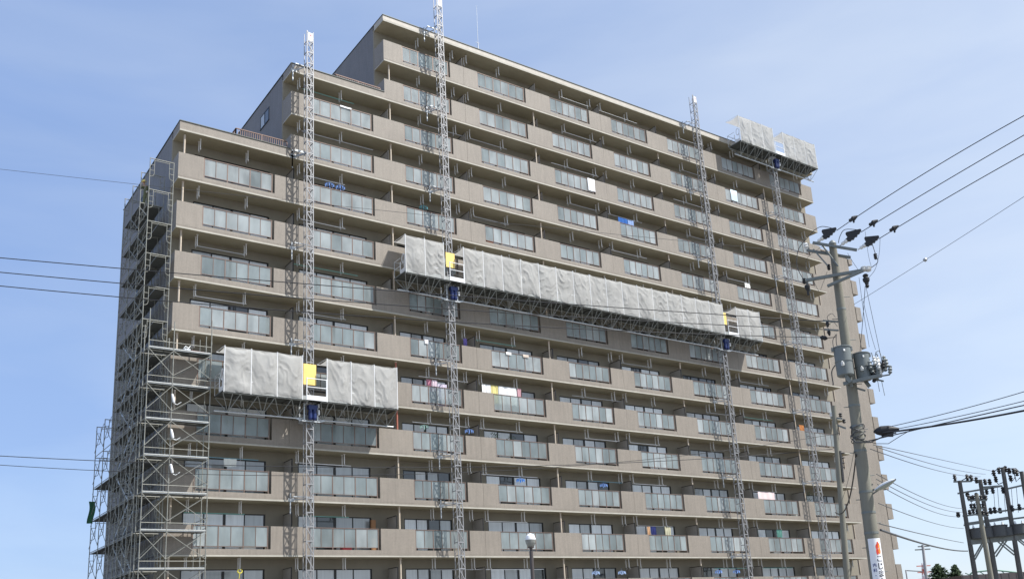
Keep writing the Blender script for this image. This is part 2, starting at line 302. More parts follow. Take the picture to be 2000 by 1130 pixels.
# balustrades
def railing_mesh(x0, x1, zt):
    f = MB(); gl = MB(); n = 6; zb = zt-1.05; W = x1-x0-0.19; a = x0+0.04
    f.box(x0, x1-0.11, 0.03, 0.09, zt-0.045, zt-0.003); f.box(a, a+W, 0.045, 0.075, zb-0.03, zb)
    for k in range(n+1):
        t = 0.055 if k % 2 == 0 else 0.03
        x = a+W*k/n
        f.box(x-t/2, x+t/2, 0.04, 0.08, zt-1.195 if k % 2 == 0 else zb, zt-0.046)
    for k in range(n):
        xa, xb = a+W*k/n+0.02, a+W*(k+1)/n-0.02
        tl_ = 0.002*rng.uniform(-1, 1); gl.box(xa, xb, 0.055+tl_, 0.062+tl_, zb+0.002, zt-0.048, rng.choice((0, 1, 1, 1, 0, 1) if zt > 24 else ((0, 0, 1, 1, 2, 3) if zt > 14 else (0, 0, 2, 2, 3, 1))))  # paler panes on higher rows put their stronger sky reflection into the colour
    return f, gl
hidden_rail = {(9, 0), (9, 1)}
bulk_f, bulk_g = MB(), MB()
for r in range(1, 15):
    for i in bays(r):
        f, gl = railing_mesh(*BAYS[i], ZT(r))
        if r >= 13 or (r, i) in hidden_rail:
            for src, dst in ((f, bulk_f), (gl, bulk_g)):
                o2 = len(dst.v); dst.v += src.v; dst.f += [[q_+o2 for q_ in f_] for f_ in src.f]; dst.m += src.m; dst.sm += src.sm
        else:
            o = f.build("balustrade", BRONZE, B); gl.build("glass", GLASS, o)
o = bulk_f.build("balustrade", BRONZE, B, kind="stuff"); bulk_g.build("glass", GLASS, o)
# windows
def window_mesh(x0, x1, z0, z1, key):
    q = random.Random(key); f = MB(); p = MB(); y0, y1 = DB+0.04, DB+0.12; t = 0.055
    f.box(x0, x1, y0, y1, z1-t, z1); f.box(x0, x1, y0, y1, z0, z0+t); f.box(x0, x0+t, y0, y1, z0+t, z1-t); f.box(x1-t, x1, y0, y1, z0+t, z1-t)
    n = 4; W = (x1-x0-2*t)/n; style = q.random(); dark0 = q.randrange(4)
    shut = q.random() < 0.5
    for k in range(n):
        xa, xb = x0+t+W*k, x0+t+W*(k+1)
        if k: f.box(xa-(0.07 if k == 2 else 0.03), xa+(0.07 if k == 2 else 0.03), y0+0.004, y1-0.004, z0+t, z1-t)
        a = xa+(0.06 if k == 2 else 0.03); b = xb-(0.06 if k == 1 else 0.03)
        u = q.random()
        if style < 0.55: mi = 0 if u < 0.75 else (1 if u < 0.93 else 2)
        elif style < 0.87: mi = 1 if u < 0.6 else (0 if u < 0.8 else 2)
        else: mi = 2 if u < 0.6 else 1
        yy = y0+0.03+(0.012 if k % 2 else 0)
        p.add([(a, yy, z0+t), (b, yy, z0+t), (b, yy, z1-t), (a, yy, z1-t)], [(0, 1, 2, 3)], mi)
    return f, p
bf, bp = MB(), MB()
for r in range(1, 15):
    for i in bays(r):
        f, p = window_mesh(WINS[i][0], WINS[i][1], ZT(r)-1.36, ZT(r)+0.80, r*37+i)
        if r < 5 or r == 14:
            bf.add(f.v, f.f, 0); o2 = len(bp.v); bp.v += p.v
            for ff, mi in zip(p.f, p.m): bp.f.append([k+o2 for k in ff]); bp.m.append(mi); bp.sm.append(False)
        else:
            o = f.build("window", DARK, B); p.build("pane", [P_WHITE, P_GREY, P_DARK], o)
o = bf.build("window", DARK, B, kind="stuff"); bp.build("pane", [P_WHITE, P_GREY, P_DARK], o)
# partition boards between the flats
for r in range(1, 14):
    for bx in BOUND:
        if bx < x_left(r)+1: continue
        m = MB(); zt = ZT(r)
        m.box(bx-0.015, bx+0.015, 0.17, DB-0.01, zt-1.34, zt+0.76)
        for z_ in (zt-1.36, zt+0.76): m.box(bx-0.03, bx+0.03, 0.16, DB-0.003, z_, z_+0.04, 1)
        m.box(bx-0.03, bx+0.03, 0.155, 0.19, zt-1.318, zt+0.758, 1)
        m.build("partition_board", [SCREEN, DARK], B)
# downpipes
for px_ in POSTS:
    top = 29.6 if px_ < XM else ZT(1)-1.59
    m = MB(); zs = [0.0]
    m.tube([(px_, 0.24, 0.0), (px_, 0.24, top)], 0.055, 8)
    for r in range(1, 14):
        if ZT(r)-1.5 < top: m.tube([(px_, 0.24, ZT(r)-1.66), (px_, 0.24, ZT(r)-1.59)], 0.075, 8)
    m.build("downpipe", PIPE, B)
m = MB(); m.tube([(25.92, 0.24, 13.90), (25.92, 0.24, 16.0), (25.92, 0.24, ZT(8)-1.60)], 0.0585, 8); m.build("downpipe", PIPE_RED, B, label="downpipe length in red primer")
# laundry brackets under every soffit
BRK = [0.09, 0.755]
cand = []
HX = [(14.0, 16.72), (19.85, 22.6), (28.28, 31.0), (32.13, 34.88), (40.6, 43.3), (44.35, 47.1), (52.77, 55.5), (56.55, 59.2), (64.9, 67.6)]
for r in range(1, 14):
    for i in bays(r):
        for hx in HX[i]:
            p = Vector((hx, 0.5, ZT(r)+1.0)); cand.append(((p-CAMP).length, hx, ZT(r)))
cand.sort()
def bracket(m, hx, zt):
    zt2 = zt+1.318
    for y_ in (0.42, 0.72):
        m.box(hx-0.05, hx+0.05, y_-0.05, y_+0.05, zt2-0.03, zt2)
        m.box(hx-0.022, hx+0.022, y_-0.03, y_+0.03, zt2-0.60, zt2-0.031)
        m.tube([(hx, y_-0.03, zt2-0.58), (hx, y_-0.09, zt2-0.62), (hx, y_-0.07, zt2-0.69), (hx, y_, zt2-0.69)], 0.014, 5)
bulk = MB()
for k, (_, hx, zt) in enumerate(cand):
    if k < 100:
        m = MB(); bracket(m, hx, zt); m.build("laundry_bracket", BRKM, B)
    else: bracket(bulk, hx, zt)
bulk.build("laundry_bracket", BRKM, B, kind="stuff")
# windows in the gable walls
def gable_window(x, y0, y1, z0, z1, pane=2):
    m = MB(); t = 0.06
    m.box(x-0.03, x+0.02, y0, y1, z1-t, z1); m.box(x-0.05, x+0.02, y0-0.04, y1+0.04, z0-0.04, z0+0.02)
    m.box(x-0.03, x+0.02, y0, y0+t, z0+0.02, z1-t); m.box(x-0.03, x+0.02, y1-t, y1, z0+0.02, z1-t); m.box(x-0.028, x+0.018, (y0+y1)/2-0.035, (y0+y1)/2+0.035, z0+0.02, z1-t)
    o = m.build("window", DARK, B); p = MB()
    for k, (a, b) in enumerate(((y0+t, (y0+y1)/2-0.036), ((y0+y1)/2+0.036, y1-t))):
        p.add([(x-0.012, b, z0), (x-0.012, a, z0), (x-0.012, a, z1), (x-0.012, b, z1)], [(0, 1, 2, 3)], k % 2)
    p.build("pane", [P_DARK, P_GREY], o)
gable_window(XM, 3.64, 5.14, 34.12, 35.05)
for r in range(5, 14): gable_window(XL, 7.6, 8.3, ZT(r)-0.3, ZT(r)+0.7)
# terrace railings on the two lower roofs
for x0, x1, zb, y_ in ((15.9, 18.95, 30.28, 0.14), (22.1, 25.2, 36.07, 0.16)):
    m = MB(); zr = zb+(0.50 if x0 < 20 else 0.28)
    for a, b in (((x0, y_), (x1, y_)), ((x0, y_), (x0, 4.2))):
        m.bar((*a, zr), (*b, zr), 0.06, 0.05); m.bar((*a, zb+0.08), (*b, zb+0.08), 0.04, 0.04)
        L = math.dist(a, b); n = int(L/0.125)
        for k in range(n+1):
            x = a[0]+(b[0]-a[0])*k/n; y = a[1]+(b[1]-a[1])*k/n; big = k % 12 == 0
            m.bar((x, y, zb), (x, y, zr-0.02), 0.06 if big else 0.03)
    m.build("terrace_railing", FENCE, B)
# set-back wing beyond the right end
m = MB(); m.box(68.0, 82.7, 6.5, 14.5, 0, 38.15); m.box(67.9, 82.78, 6.42, 14.6, 38.152, 38.3)
wing = m.build("wing_wall", [TILE], B)
for k in range(13):
    z_ = 37.33-FH*k-0.2; m = MB()
    if k == 0: m.box(82.702, 83.3, 6.4, 9.0, z_+0.3, z_+0.9)
    else: m.box(82.702, 83.55, 6.45, 9.5, z_-0.05, z_+1.42)
    m.build("wing_balcony", TILE, wing)
for k in range(9, 13):
    for xx in (78.7,):
        z_ = 37.33-FH*k-0.6; m = MB(); m.box(xx, xx+1.3, 6.46, 6.502, z_+0.4, z_+1.5, 0); m.build("wing_window", mat("wing_window_glass", (0.09, 0.085, 0.085), 0.2), wing)
m = MB()
for xx in (72.4, 75.2, 77.0): m.tube([(xx, 6.44, 0), (xx, 6.44, 38.1)], 0.05, 6)
m.build("wing_pipe", PIPE, wing)
# antenna
m = MB(); m.tube([(35.0, 3.0, 41.85), (35.0, 3.0, 44.9)], 0.035, 6); m.tube([(35.0, 3.0, 44.9), (35.05, 3.0, 48.2)], 0.02, 6, 0, 0.008)
m.tube([(34.8, 3.0, 44.9), (35.2, 3.0, 44.9)], 0.015, 5)
tag(m.build("rooftop_antenna", STEEL), "thin whip antenna rising from the top roof", "antenna")

# ------------------------------------------------------------------ mast climbing work platforms
MY = -0.82; MW = 0.40
def mast_section():
    m = MB(); h = 1.5; a = MW/2
    for sx in (-a, a):
        for sy in (-a, a): m.bar((sx, sy, 0), (sx, sy, h), 0.046 if sy < 0 else 0.036)
    for k in range(2):
        z = k*0.75+0.05
        for sx in (-a, a): m.bar((sx, -a, z), (sx, a, z), 0.035, 0.04)
        m.bar((-a, -a, z), (a, -a, z), 0.05, 0.06); m.bar((-a, -a, z+0.72), (a, -a, z+0.06), 0.044)
        m.bar((-a, a, z), (a, a, z), 0.026, 0.026); m.bar((-a, a, z+0.06), (a, a, z+0.72), 0.02)
    m.box(a-0.015, a+0.012, 0.06, 0.11, 0, h)      # toothed rack
    return m
sec_mesh = None
def make_mast(x, ztop, label, ties, hide_above=None):
    global sec_mesh
    t = thing("mast", label, "climbing mast", (x, MY, 0), "lattice masts of the climbing platforms")
    n = int(ztop/1.5); z0 = ztop-n*1.5
    base = MB(); base.box(x-0.7, x+0.7, MY-0.7, MY+0.5, 0, max(z0, 0.15)); base.build("base_frame", STEEL, t)
    for k in range(n):
        if sec_mesh is None:
            mb = mast_section(); mb.v = [v+Vector((x, MY, 0)) for v in mb.v]; o = mb.build("mast_section", MASTM, t); sec_mesh = o; o.location = (0, 0, z0)
        else: place(sec_mesh, t).location = (0, 0, z0+1.5*k)
    for zt in ties:
        m = MB()
        for s_ in (-1, 1): m.bar((x+s_*0.2, MY+0.2, zt), (x+s_*0.55, -0.03, zt), 0.05)
        m.bar((x-0.75, MY+0.22, zt+0.1), (x+0.3, MY+0.22, zt+0.1), 0.05); m.bar((x-0.70, -0.07, zt-0.75), (x-0.70, -0.07, zt+0.35), 0.055); m.bar((x-0.7, MY+0.22, zt+0.1), (x-0.7, -0.07, zt+0.1), 0.045)
        m.box(x-0.8, x-0.45, -0.058, -0.036, zt-0.09, zt+0.09); m.box(x+0.45, x+0.65, -0.058, -0.036, zt-0.09, zt+0.09)
        m.build("wall_tie", STEEL, t)
    return t
def sign_plate(t, x, z):
    m = MB(); m.box(x-0.13, x+0.15, MY-0.245, MY-0.235, z-0.30, z+0.24, 0)
    for (cx, cz, rr) in ((0.02, 0.07, 0.055), (0.05, -0.02, 0.03)):
        vs = [(x+cx+rr*math.cos(a), MY-0.247, z+cz+rr*1.2*math.sin(a)) for a in [k*math.pi/5 for k in range(10)]]; m.add(vs, [tuple(range(10))], 1)
    m.box(x-0.08, x+0.1, MY-0.247, MY-0.246, z-0.2, z-0.17, 2); m.box(x-0.08, x+0.08, MY-0.247, MY-0.246, z-0.13, z-0.11, 2)
    m.build("warning_plate", [WHITEP, mat("plate_red", (0.6, 0.05, 0.08), 0.5), mat("plate_pink", (0.75, 0.35, 0.4), 0.5)], t)
edge = lambda r: ZT(r)-1.49
M1X, M2X, M3X, M4X = 19.92, 29.22, 53.55, 62.75
t1 = make_mast(M1X, 37.9, "leftmost lattice mast, rising past the lowest roof to a white plate", [edge(r) for r in (4, 6, 8, 11, 13)]+[29.85, 35.6]); sign_plate(t1, M1X, 37.55)
t2 = make_mast(M2X, 43.95, "tallest lattice mast, running out of the top of the photo", [edge(r) for r in (2, 4, 6, 8, 10, 11, 13)]+[41.6]); sign_plate(t2, M2X, 43.58)
t3 = make_mast(M3X, 44.05, "lattice mast carrying the right end of the long middle platform", [edge(r) for r in (2, 4, 6, 8, 10, 12)]+[41.6]); sign_plate(t3, M3X, 43.70)
t4 = make_mast(M4X, 42.3, "lattice mast under the topmost platform, nearest the utility pole", [edge(r) for r in (2, 4, 6, 8, 10, 12)])

def sheet(mb, x0, x1, z0, z1, y, seed, sag=0.10, swag=0.042, nu=30, nv=34):
    q = random.Random(seed); ph = q.uniform(0, 6); k1 = q.uniform(2.2, 4.2); k2 = q.uniform(0.5, 1.7)*q.choice((1, 1, 1, -0.7)); tw = q.uniform(-0.6, 0.6); amp = q.uniform(0.5, 1.2); bott = q.uniform(0.02, 0.12); bil = q.uniform(0.02, 0.13)
    def fn(u, v):
        t = 2*u-1; hz = z1-z0
        n1 = noise.noise(Vector((u*2.5+seed*3.1, v*2.2, seed*1.7)))
        top = sag*(1-t*t)+0.06*noise.noise(Vector((u*5, seed*2.3, 1.0))); bot = bott*abs(math.sin(u*math.pi*q2+ph))
        z = z0+bot+(z1-top-z0-bot)*v
        edge_ = min(1, (1-abs(t))*7)
        phs = v*k1-k2*t*t+tw*t+ph+1.3*n1+0.35*noise.noise(Vector((u*7, v*5, seed*.9)))
        fold = 2.2*(1-abs(math.sin(math.pi*phs)))**2.6-0.5
        dia = math.sin(9*(u*0.8+v*tw)+7*n1+ph)
        env = math.sin(math.pi*min(1, max(0, v)))**0.5
        d = bil*(1-t*t)*env+0.55*swag*amp*fold*edge_*(0.4+0.6*env)*(0.5+0.9*abs(n1)*2)+0.007*dia*edge_+0.06*n1*edge_
        if v > 0.97: d -= 0.02
        return Vector((x0+(x1-x0)*u+0.01*n1, y-0.03-d, z))
    q2 = q.choice((1, 2, 2, 3))
    mb.grid(fn, nu, nv)

YF, YI = -1.70, -0.33
def platform(name_label, x0, x1, zd, ztop, masts, runs, boards, zchord, gates):
    P = thing("work_platform", name_label, "work platform", ((x0+x1)/2, -1.0, zd), "mast climbing work platforms")
    # walkway boards, cut out round each mast
    m = MB(); cuts = [x0]
    for mx_ in masts: cuts += [mx_-0.36, mx_+0.36]
    cuts.append(x1)
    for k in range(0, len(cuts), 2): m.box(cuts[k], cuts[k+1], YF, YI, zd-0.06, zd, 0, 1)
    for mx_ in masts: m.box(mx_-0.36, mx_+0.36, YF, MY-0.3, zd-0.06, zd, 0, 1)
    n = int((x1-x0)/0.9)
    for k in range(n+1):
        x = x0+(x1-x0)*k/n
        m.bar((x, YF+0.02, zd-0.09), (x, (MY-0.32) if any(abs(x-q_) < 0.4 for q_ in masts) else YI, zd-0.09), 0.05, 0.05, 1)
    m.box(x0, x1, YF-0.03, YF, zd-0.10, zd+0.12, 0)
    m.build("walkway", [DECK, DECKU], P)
    # truss
    m = MB(); zc = zchord; yc = -1.05
    for y_ in (YF+0.05, YI-0.05):
        for a, b in zip(cuts[0::2], cuts[1::2]): m.tube([(a, y_, zd-0.13), (b, y_, zd-0.13)], 0.032, 6)
        for a, b in zip(cuts[0::2], cuts[1::2]):
            nn = max(2, round((b-a)/0.44)); nn += nn % 2
            for k in range(nn):
                xa = a+(b-a)*k/nn; xb = a+(b-a)*(k+1)/nn
                hi, lo = (zd-0.13, zc) if k % 2 == 0 else (zc, zd-0.13)
                ya, yb = (y_, yc) if k % 2 == 0 else (yc, y_)
                m.bar((xa, ya, hi), (xb, yb, lo), 0.028)
                if k % 4 == 1: m.bar((xa, yc, zc), (xa+0.05, y_, zd-0.13), 0.028)
    m.build("truss", TRUSS, P)
    m = MB()
    for a, b in zip(cuts[0::2], cuts[1::2]):
        m.tube([(a-0.25 if a == x0 else a-0.02, yc, zc), (b+0.02, yc, zc)], 0.045, 8)
        q_ = a+1.2
        while q_ < b: m.tube([(q_, yc, zc), (q_+0.12, yc, zc)], 0.062, 8); q_ += 1.5
    m.build("bottom_chord", STEEL, P)
    # rear guard rail and the posts that carry the sheets
    m = MB()
    for zz in (0.5, 1.0):
        for a, b in zip(cuts[0::2], cuts[1::2]): m.tube([(a, YI, zd+zz), (b, YI, zd+zz)], 0.02, 5)
    for a, b in zip(cuts[0::2], cuts[1::2]):
        nn = max(1, round((b-a)/1.5))
        for k in range(nn+1): m.tube([(a+(b-a)*k/nn, YI, zd), (a+(b-a)*k/nn, YI, zd+1.02)], 0.02, 5)
    m.build("guard_rail", STEEL, P)
    pm = MB(); sd_ = hash(name_label) % 1
    seed = int(zd*3)
    for (xa, xb, n) in runs:
        for k in range(n+1):
            x = xa+(xb-xa)*k/n
            pm.tube([(x, YF-0.02, zd-0.12), (x, YF-0.02, ztop+0.02)], 0.024, 6); pm.tube([(x, YF-0.02, ztop), (x, YI+0.02, ztop+0.05)], 0.016, 5)
        for zz in (0.55, 1.08): pm.tube([(xa, YF-0.015, zd+zz), (xb, YF-0.015, zd+zz)], 0.018, 5)
        pm.tube([(xa, YI+0.02, ztop+0.05), (xb, YI+0.02, ztop+0.05)], 0.014, 5)
        for k in range(n):
            seed += 1; m = MB(); sheet(m, xa+(xb-xa)*k/n, xa+(xb-xa)*(k+1)/n, zd-0.12, ztop, YF, seed)
            m.build("sheeting", TARP, P)
        m = MB()
        def flap(u, v):
            return Vector((xa+(xb-xa)*u, YF+0.02+(YI-YF)*v, ztop-0.01+0.05*v-0.10*math.sin(math.pi*v)-0.05*abs(noise.noise(Vector((u*n*2.3, v*2, zd))))))
        m.grid(flap, 6*n, 6); m.build("sheeting", TARP, P)
    pm.build("sheeting_post", WHITEP, P)
    # drive unit on each mast
    for mx_ in masts:
        d = MB(); z0 = zchord-0.12; z1 = zd-0.14
        for s_ in (-1, 1):
            d.bar((mx_+s_*0.38, MY-0.32, z0), (mx_+s_*0.38, MY-0.32, z1), 0.07); d.bar((mx_+s_*0.38, MY+0.32, z0), (mx_+s_*0.38, MY+0.32, z1), 0.07)
        d.bar((mx_-0.50, MY-0.32, z0), (mx_+0.50, MY-0.32, z0), 0.07); d.bar((mx_-0.42, MY+0.32, z0), (mx_+0.42, MY+0.32, z0), 0.07)
        for s_ in (-1, 1): d.bar((mx_+s_*0.38, MY-0.32, z0), (mx_+s_*0.38, MY+0.32, z0), 0.07); d.bar((mx_+s_*0.5, MY-0.3, z0), (mx_+s_*0.9, yc, z0+0.14), 0.05)
        dr = d.build("drive_unit", STEEL, P)
        e = MB()
        for dx, sgn in ((-0.08, 1), (0.16, 1)):
            e.lathe((mx_+dx, MY-0.46, z0+0.12), (0, 0, 1), [(0, 0.09), (0.02, 0.115), (0.30, 0.115), (0.31, 0.135), (0.34, 0.135), (0.36, 0.1), (0.52, 0.1), (0.6, 0.05)], 12)
            e.lathe((mx_+dx, MY-0.46, z0+0.04), (0, 0, 1), [(0, 0.07), (0.09, 0.10)], 12)
        e.box(mx_-0.2, mx_+0.3, MY-0.56, MY-0.30, z0+0.62, z0+0.86); e.box(mx_-0.1, mx_+0.22, MY-0.40, MY-0.30, z0+0.1, z0+0.62)
        e.build("drive_motor", BLUEP, dr)
        b = MB(); b.box(mx_+0.36, mx_+0.44, MY-0.52, MY-0.34, z0+0.35, z0+0.62); b.box(mx_+0.36, mx_+0.43, MY-0.5, MY-0.36, z0+0.75, z0+0.95); b.build("switch_box", WHITEP, dr)
    # boards hung on the mast gap, railing across the gap
    for (bx0, bx1, bz0, bz1) in boards:
        m = MB(); m.box(bx0, bx1, MY-0.36, MY-0.34, bz0, bz1); m.build("hoist_cover_board", YELL, P)
    for gx0, gx1 in gates:
        m = MB()
        m.box(gx0, gx1, YF-0.05, YF-0.02, zd-0.10, zd+0.16)
        for zz in (0.62, 1.10): m.tube([(gx0, YF-0.03, zd+zz), (gx1, YF-0.03, zd+zz)], 0.024, 6)
        for x in (gx0+0.02, gx1-0.02): m.tube([(x, YF-0.03, zd), (x, YF-0.03, zd+1.14)], 0.03, 6)
        m.build("gap_railing", WHITEP, P)
    # end gates
    for s_, xe in ((-1, x0), (1, x1)):
        m = MB()
        for y_ in (YF+0.12, YF+0.62): m.tube([(xe, y_, zd), (xe, y_, zd+0.75)], 0.03, 6)
        pts = [(xe, YF+0.25+0.16*math.cos(a), zd+0.86+0.30*math.sin(a)) for a in [k*math.pi/8 for k in range(17)]]
        m.tube(pts, 0.026, 6); m.box(xe-0.02, xe+0.02, YF+0.10, YF+0.55, zd-0.02, zd+0.22)
        for zz in (0.5, 1.0): m.tube([(xe, YF+0.62, zd+zz), (xe, YI, zd+zz)], 0.02, 5)
        m.build("end_gate", WHITEP, P)
    return P
P1 = platform("short platform with grey sheeting and yellow board at the left, lowest of the three", 14.95, 24.95, 14.72, 17.05, [M1X], [(14.97, 19.20, 3), (20.62, 24.92, 3)],
              [(19.48, 20.22, 15.62, 16.80)], 13.72, [(19.42, 20.60)])
P2 = platform("long platform wrapped in grey sheeting across the middle of the facade", 25.68, 57.35, 23.20, 25.52, [M2X, M3X], [(25.70, 28.38, 2), (29.82, 53.10, 16), (54.62, 57.30, 2)],
              [(28.85, 29.50, 24.22, 25.20), (53.42, 54.05, 24.15, 25.12)], 22.15, [(28.75, 29.80), (53.50, 54.60)])
P3 = platform("topmost platform with two grey sheeted cages above the right end of the roof", 57.90, 67.95, 40.88, 43.18, [M4X], [(57.92, 62.20, 3), (63.50, 67.90, 3)], [], 39.80, [(62.30, 63.45)])

# ------------------------------------------------------------------ scaffolds
def frame(m, a, b, z0, h=1.82, style=0):
    """a portal frame between the feet a and b (x, y): two standards, a double head bar, rounded ladder brackets"""
    A = Vector((a[0], a[1], z0)); Bv = Vector((b[0], b[1], z0)); d = (Bv-A); L = d.length; d.normalize(); U = Vector((0, 0, 1))
    m.tube([A, A+U*h], 0.0243, 6); m.tube([Bv, Bv+U*h], 0.0243, 6)
    m.tube([A+U*(h-0.02), Bv+U*(h-0.02)], 0.0243, 6); m.tube([A+U*(h-0.12)+d*0.22, Bv+U*(h-0.12)-d*0.22], 0.017, 5)
    for O, s_ in ((A, 1), (Bv, -1)):
        x = d*s_
        m.tube([O+x*0.23+U*(h-0.04), O+x*0.23+U*0.95, O+x*0.2+U*0.82, O+x*0.1+U*0.75, O+U*0.74], 0.017, 5)
        for zz in (1.1, 1.42): m.tube([O+U*zz, O+x*0.23+U*zz], 0.014, 5)
TOPZ = 27.61; LV = [TOPZ-1.82*k for k in range(0, 16)]
sc = thing("end_wall_scaffold", "tall frame scaffold with boarded lifts against the shaded left end wall", "scaffold", (11.9, 6.4, 0))
XA, XB = 11.26, 12.50; YS = [0.0, 1.83, 3.66, 5.49]
nfr = 0; bulkm = MB()
for k, z_ in enumerate(LV[1:]):
    if z_ < 0: continue
    for j, y_ in enumerate(YS):
        m = MB(); frame(m, (XA, y_), (XB, y_), z_)
        if True: m.build("frame", TUBE, sc); nfr += 1
        else: bulkm.add(m.v, m.f, 0, True)
for k, z_ in enumerate(LV[2:], 2):
    if z_ < 0: continue
    m = MB()
    for j in range(len(YS)-1):
        if k == 2 and j > 5: continue
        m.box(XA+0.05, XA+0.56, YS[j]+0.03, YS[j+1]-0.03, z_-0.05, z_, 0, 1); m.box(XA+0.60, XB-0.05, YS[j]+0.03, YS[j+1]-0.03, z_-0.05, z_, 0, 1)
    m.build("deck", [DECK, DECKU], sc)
m = MB()
for y0 in (1.83, 3.66): m.box(XA+0.05, XB-0.05, y0+0.03, y0+1.80, LV[1]-0.05, LV[1], 0, 1)
m.build("deck", [DECK, DECKU], sc)
for k, z_ in enumerate(LV[2:-1], 2):
    if z_ < 0: continue
    m = MB()
    for j in range(len(YS)-1):
        y0, y1 = YS[j], YS[j+1]
        m.bar((XA-0.03, y0, z_+0.25), (XA-0.03, y1, z_+1.55), 0.022); m.bar((XA-0.03, y0, z_+1.55), (XA-0.03, y1, z_+0.25), 0.022)
        m.tube([(XA-0.02, y0, z_+0.95), (XA-0.02, y1, z_+0.95)], 0.02, 5)
        for xx in (XA, XB): m.tube([(xx, y0, z_+0.03), (xx, y1, z_+0.03)], 0.0243, 5)
        m.tube([(XA-0.02, y0, z_+0.45), (XA-0.02, y1, z_+0.45)], 0.02, 5); m.bar((XB+0.03, y0, z_+0.25), (XB+0.03, y1, z_+1.55), 0.022)
        for f_ in (0.33, 0.66): m.tube([(XB, y0+(y1-y0)*f_, z_), (XB, y0+(y1-y0)*f_, z_+1.8)], 0.012, 4)
        m.bar((XB, y0+0.9, z_+1.2), (XL, y0+0.9, z_+1.2), 0.03)
        if k >= 6:
            m.tube([(XA-0.04, y0+0.92, z_), (XA-0.04, y0+0.92, z_+1.82)], 0.0243, 5); m.tube([(XL-0.12, y0+0.92, z_), (XL-0.12, y0+0.92, z_+1.82)], 0.0243, 5)
            m.tube([(XL-0.12, y0, z_+0.9), (XL-0.12, y1+4.5*(j == len(YS)-2), z_+0.9)], 0.0243, 5); m.bar((XA-0.05, y0, z_+1.7), (XA-0.05, y0+0.92, z_+0.1), 0.022)
    m.build("cross_brace", TUBE, sc)
for k, z_ in enumerate(LV[5:-1], 5):
    if z_ < 0: continue
    m = MB()
    for y_ in (6.9, 8.4, 9.9, 11.4): m.tube([(XL-0.16, y_, z_), (XL-0.16, y_, z_+1.82)], 0.0243, 5); m.tube([(XL-(0.45 if y_ < 10 else .18), y_, z_+0.03), (XL, y_, z_+0.03)], 0.02, 4)
    for zz in (0.0, 0.9): m.tube([(XL-0.16, 5.6, z_+zz), (XL-0.16, 11.5, z_+zz)], 0.02, 5)
    for y_ in (6.9, 9.9): m.bar((XL-0.19, y_, z_+0.1), (XL-0.19, y_+1.5, z_+1.7), 0.02)
    m.build("wall_lift", TUBE, sc)
    m = MB(); m.box(XL-0.45, XL-0.05, 5.6, 10.1, z_-0.045, z_-0.005, 0, 1); m.build("deck", [DECK, DECKU], sc)
for k in range(5, 14):       # stair flights inside the lower lifts
    z_ = LV[k+1]
    if z_ < 0: continue
    m = MB(); ya, yb = (2.0, 5.2) if k % 2 else (5.2, 2.0)
    for xx in (XA+0.25, XA+0.62): m.bar((xx, ya, z_), (xx, yb, z_+1.82), 0.04, 0.10)
    for q_ in range(8): m.box(XA+0.25, XA+0.62, ya+(yb-ya)*(q_+0.5)/8-0.09, ya+(yb-ya)*(q_+0.5)/8+0.09, z_+1.82*(q_+0.5)/8, z_+1.82*(q_+0.5)/8+0.03)
    m.build("stair_flight", STEEL, sc)

ct = thing("corner_scaffold", "front scaffold tower with silver decks and cross braces at the left corner of the facade", "scaffold", (12.9, -0.7, 0))
XS = [11.38, 12.60, 14.50]; Y0, Y1 = -1.02, -0.12
DZ = [16.75-1.82*k for k in range(0, 9)]+[0.37]
for xi, x in enumerate(XS):
    for y_ in (Y0, Y1):
        m = MB(); top = (18.75, 18.2, 18.55)[xi]-(0.6 if y_ == Y1 else 0)
        m.tube([(x, y_, 0), (x, y_, top)], 0.0265, 6)
        z_ = 0.9
        while z_ < top-0.2: m.tube([(x, y_, z_-0.09), (x, y_, z_+0.09)], 0.036, 6); z_ += 1.82
        m.build("standard", TUBE, ct)
for k, z_ in enumerate(DZ[:9]):
    if z_ < 0.5: continue
    for a, b in ((XS[0], XS[1]), (XS[1], XS[2])):
        m = MB(); m.box(a+0.03, b-0.03, Y0+0.02, -0.60, z_-0.05, z_, 0, 1); m.box(a+0.03, b-0.03, -0.57, Y1-0.02, z_-0.05, z_, 0, 1); m.box(a+0.02, b-0.02, Y0-0.0, Y0+0.015, z_-0.07, z_+0.03, 2)
        m.build("deck", [DECK, DECKU, STEEL], ct)
    m = MB()
    for y_ in (Y0, Y1): m.tube([(XS[0], y_, z_-0.02), (XS[2], y_, z_-0.02)], 0.022, 5)
    for x in XS: m.tube([(x, Y0, z_-0.03), (x, Y1, z_-0.03)], 0.024, 5)
    m.tube([(XS[0], Y0, z_+0.33), (XS[2], Y0, z_+0.33)], 0.02, 5)
    for s_ in (0.45,): m.tube([(XS[2]-0.32, Y1, z_-0.0), (XS[2]-0.32, Y1, z_+0.98)], 0.018, 5)
    m.build("ledger", TUBE, ct)
    if k > 0:
        for a, b in ((XS[0], XS[1]), (XS[1], XS[2])):
            m = MB(); m.bar((a, Y0-0.03, z_+0.42), (b, Y0-0.03, z_+1.70), 0.024); m.bar((a, Y0-0.055, z_+1.70), (b, Y0-0.055, z_+0.42), 0.024)
            m.bar((a, Y1+0.03, z_+0.42), (b, Y1+0.03, z_+1.70), 0.022); m.build("cross_brace", TUBE, ct)
m = MB()
for z0 in (9.6, 7.8, 6.0, 4.2):
    for q_ in range(2): m.bar((14.55, Y0, z0+q_*0.5), (14.05, Y1, z0-0.25+q_*0.5), 0.03)
m.build("bracket", TUBE, ct)

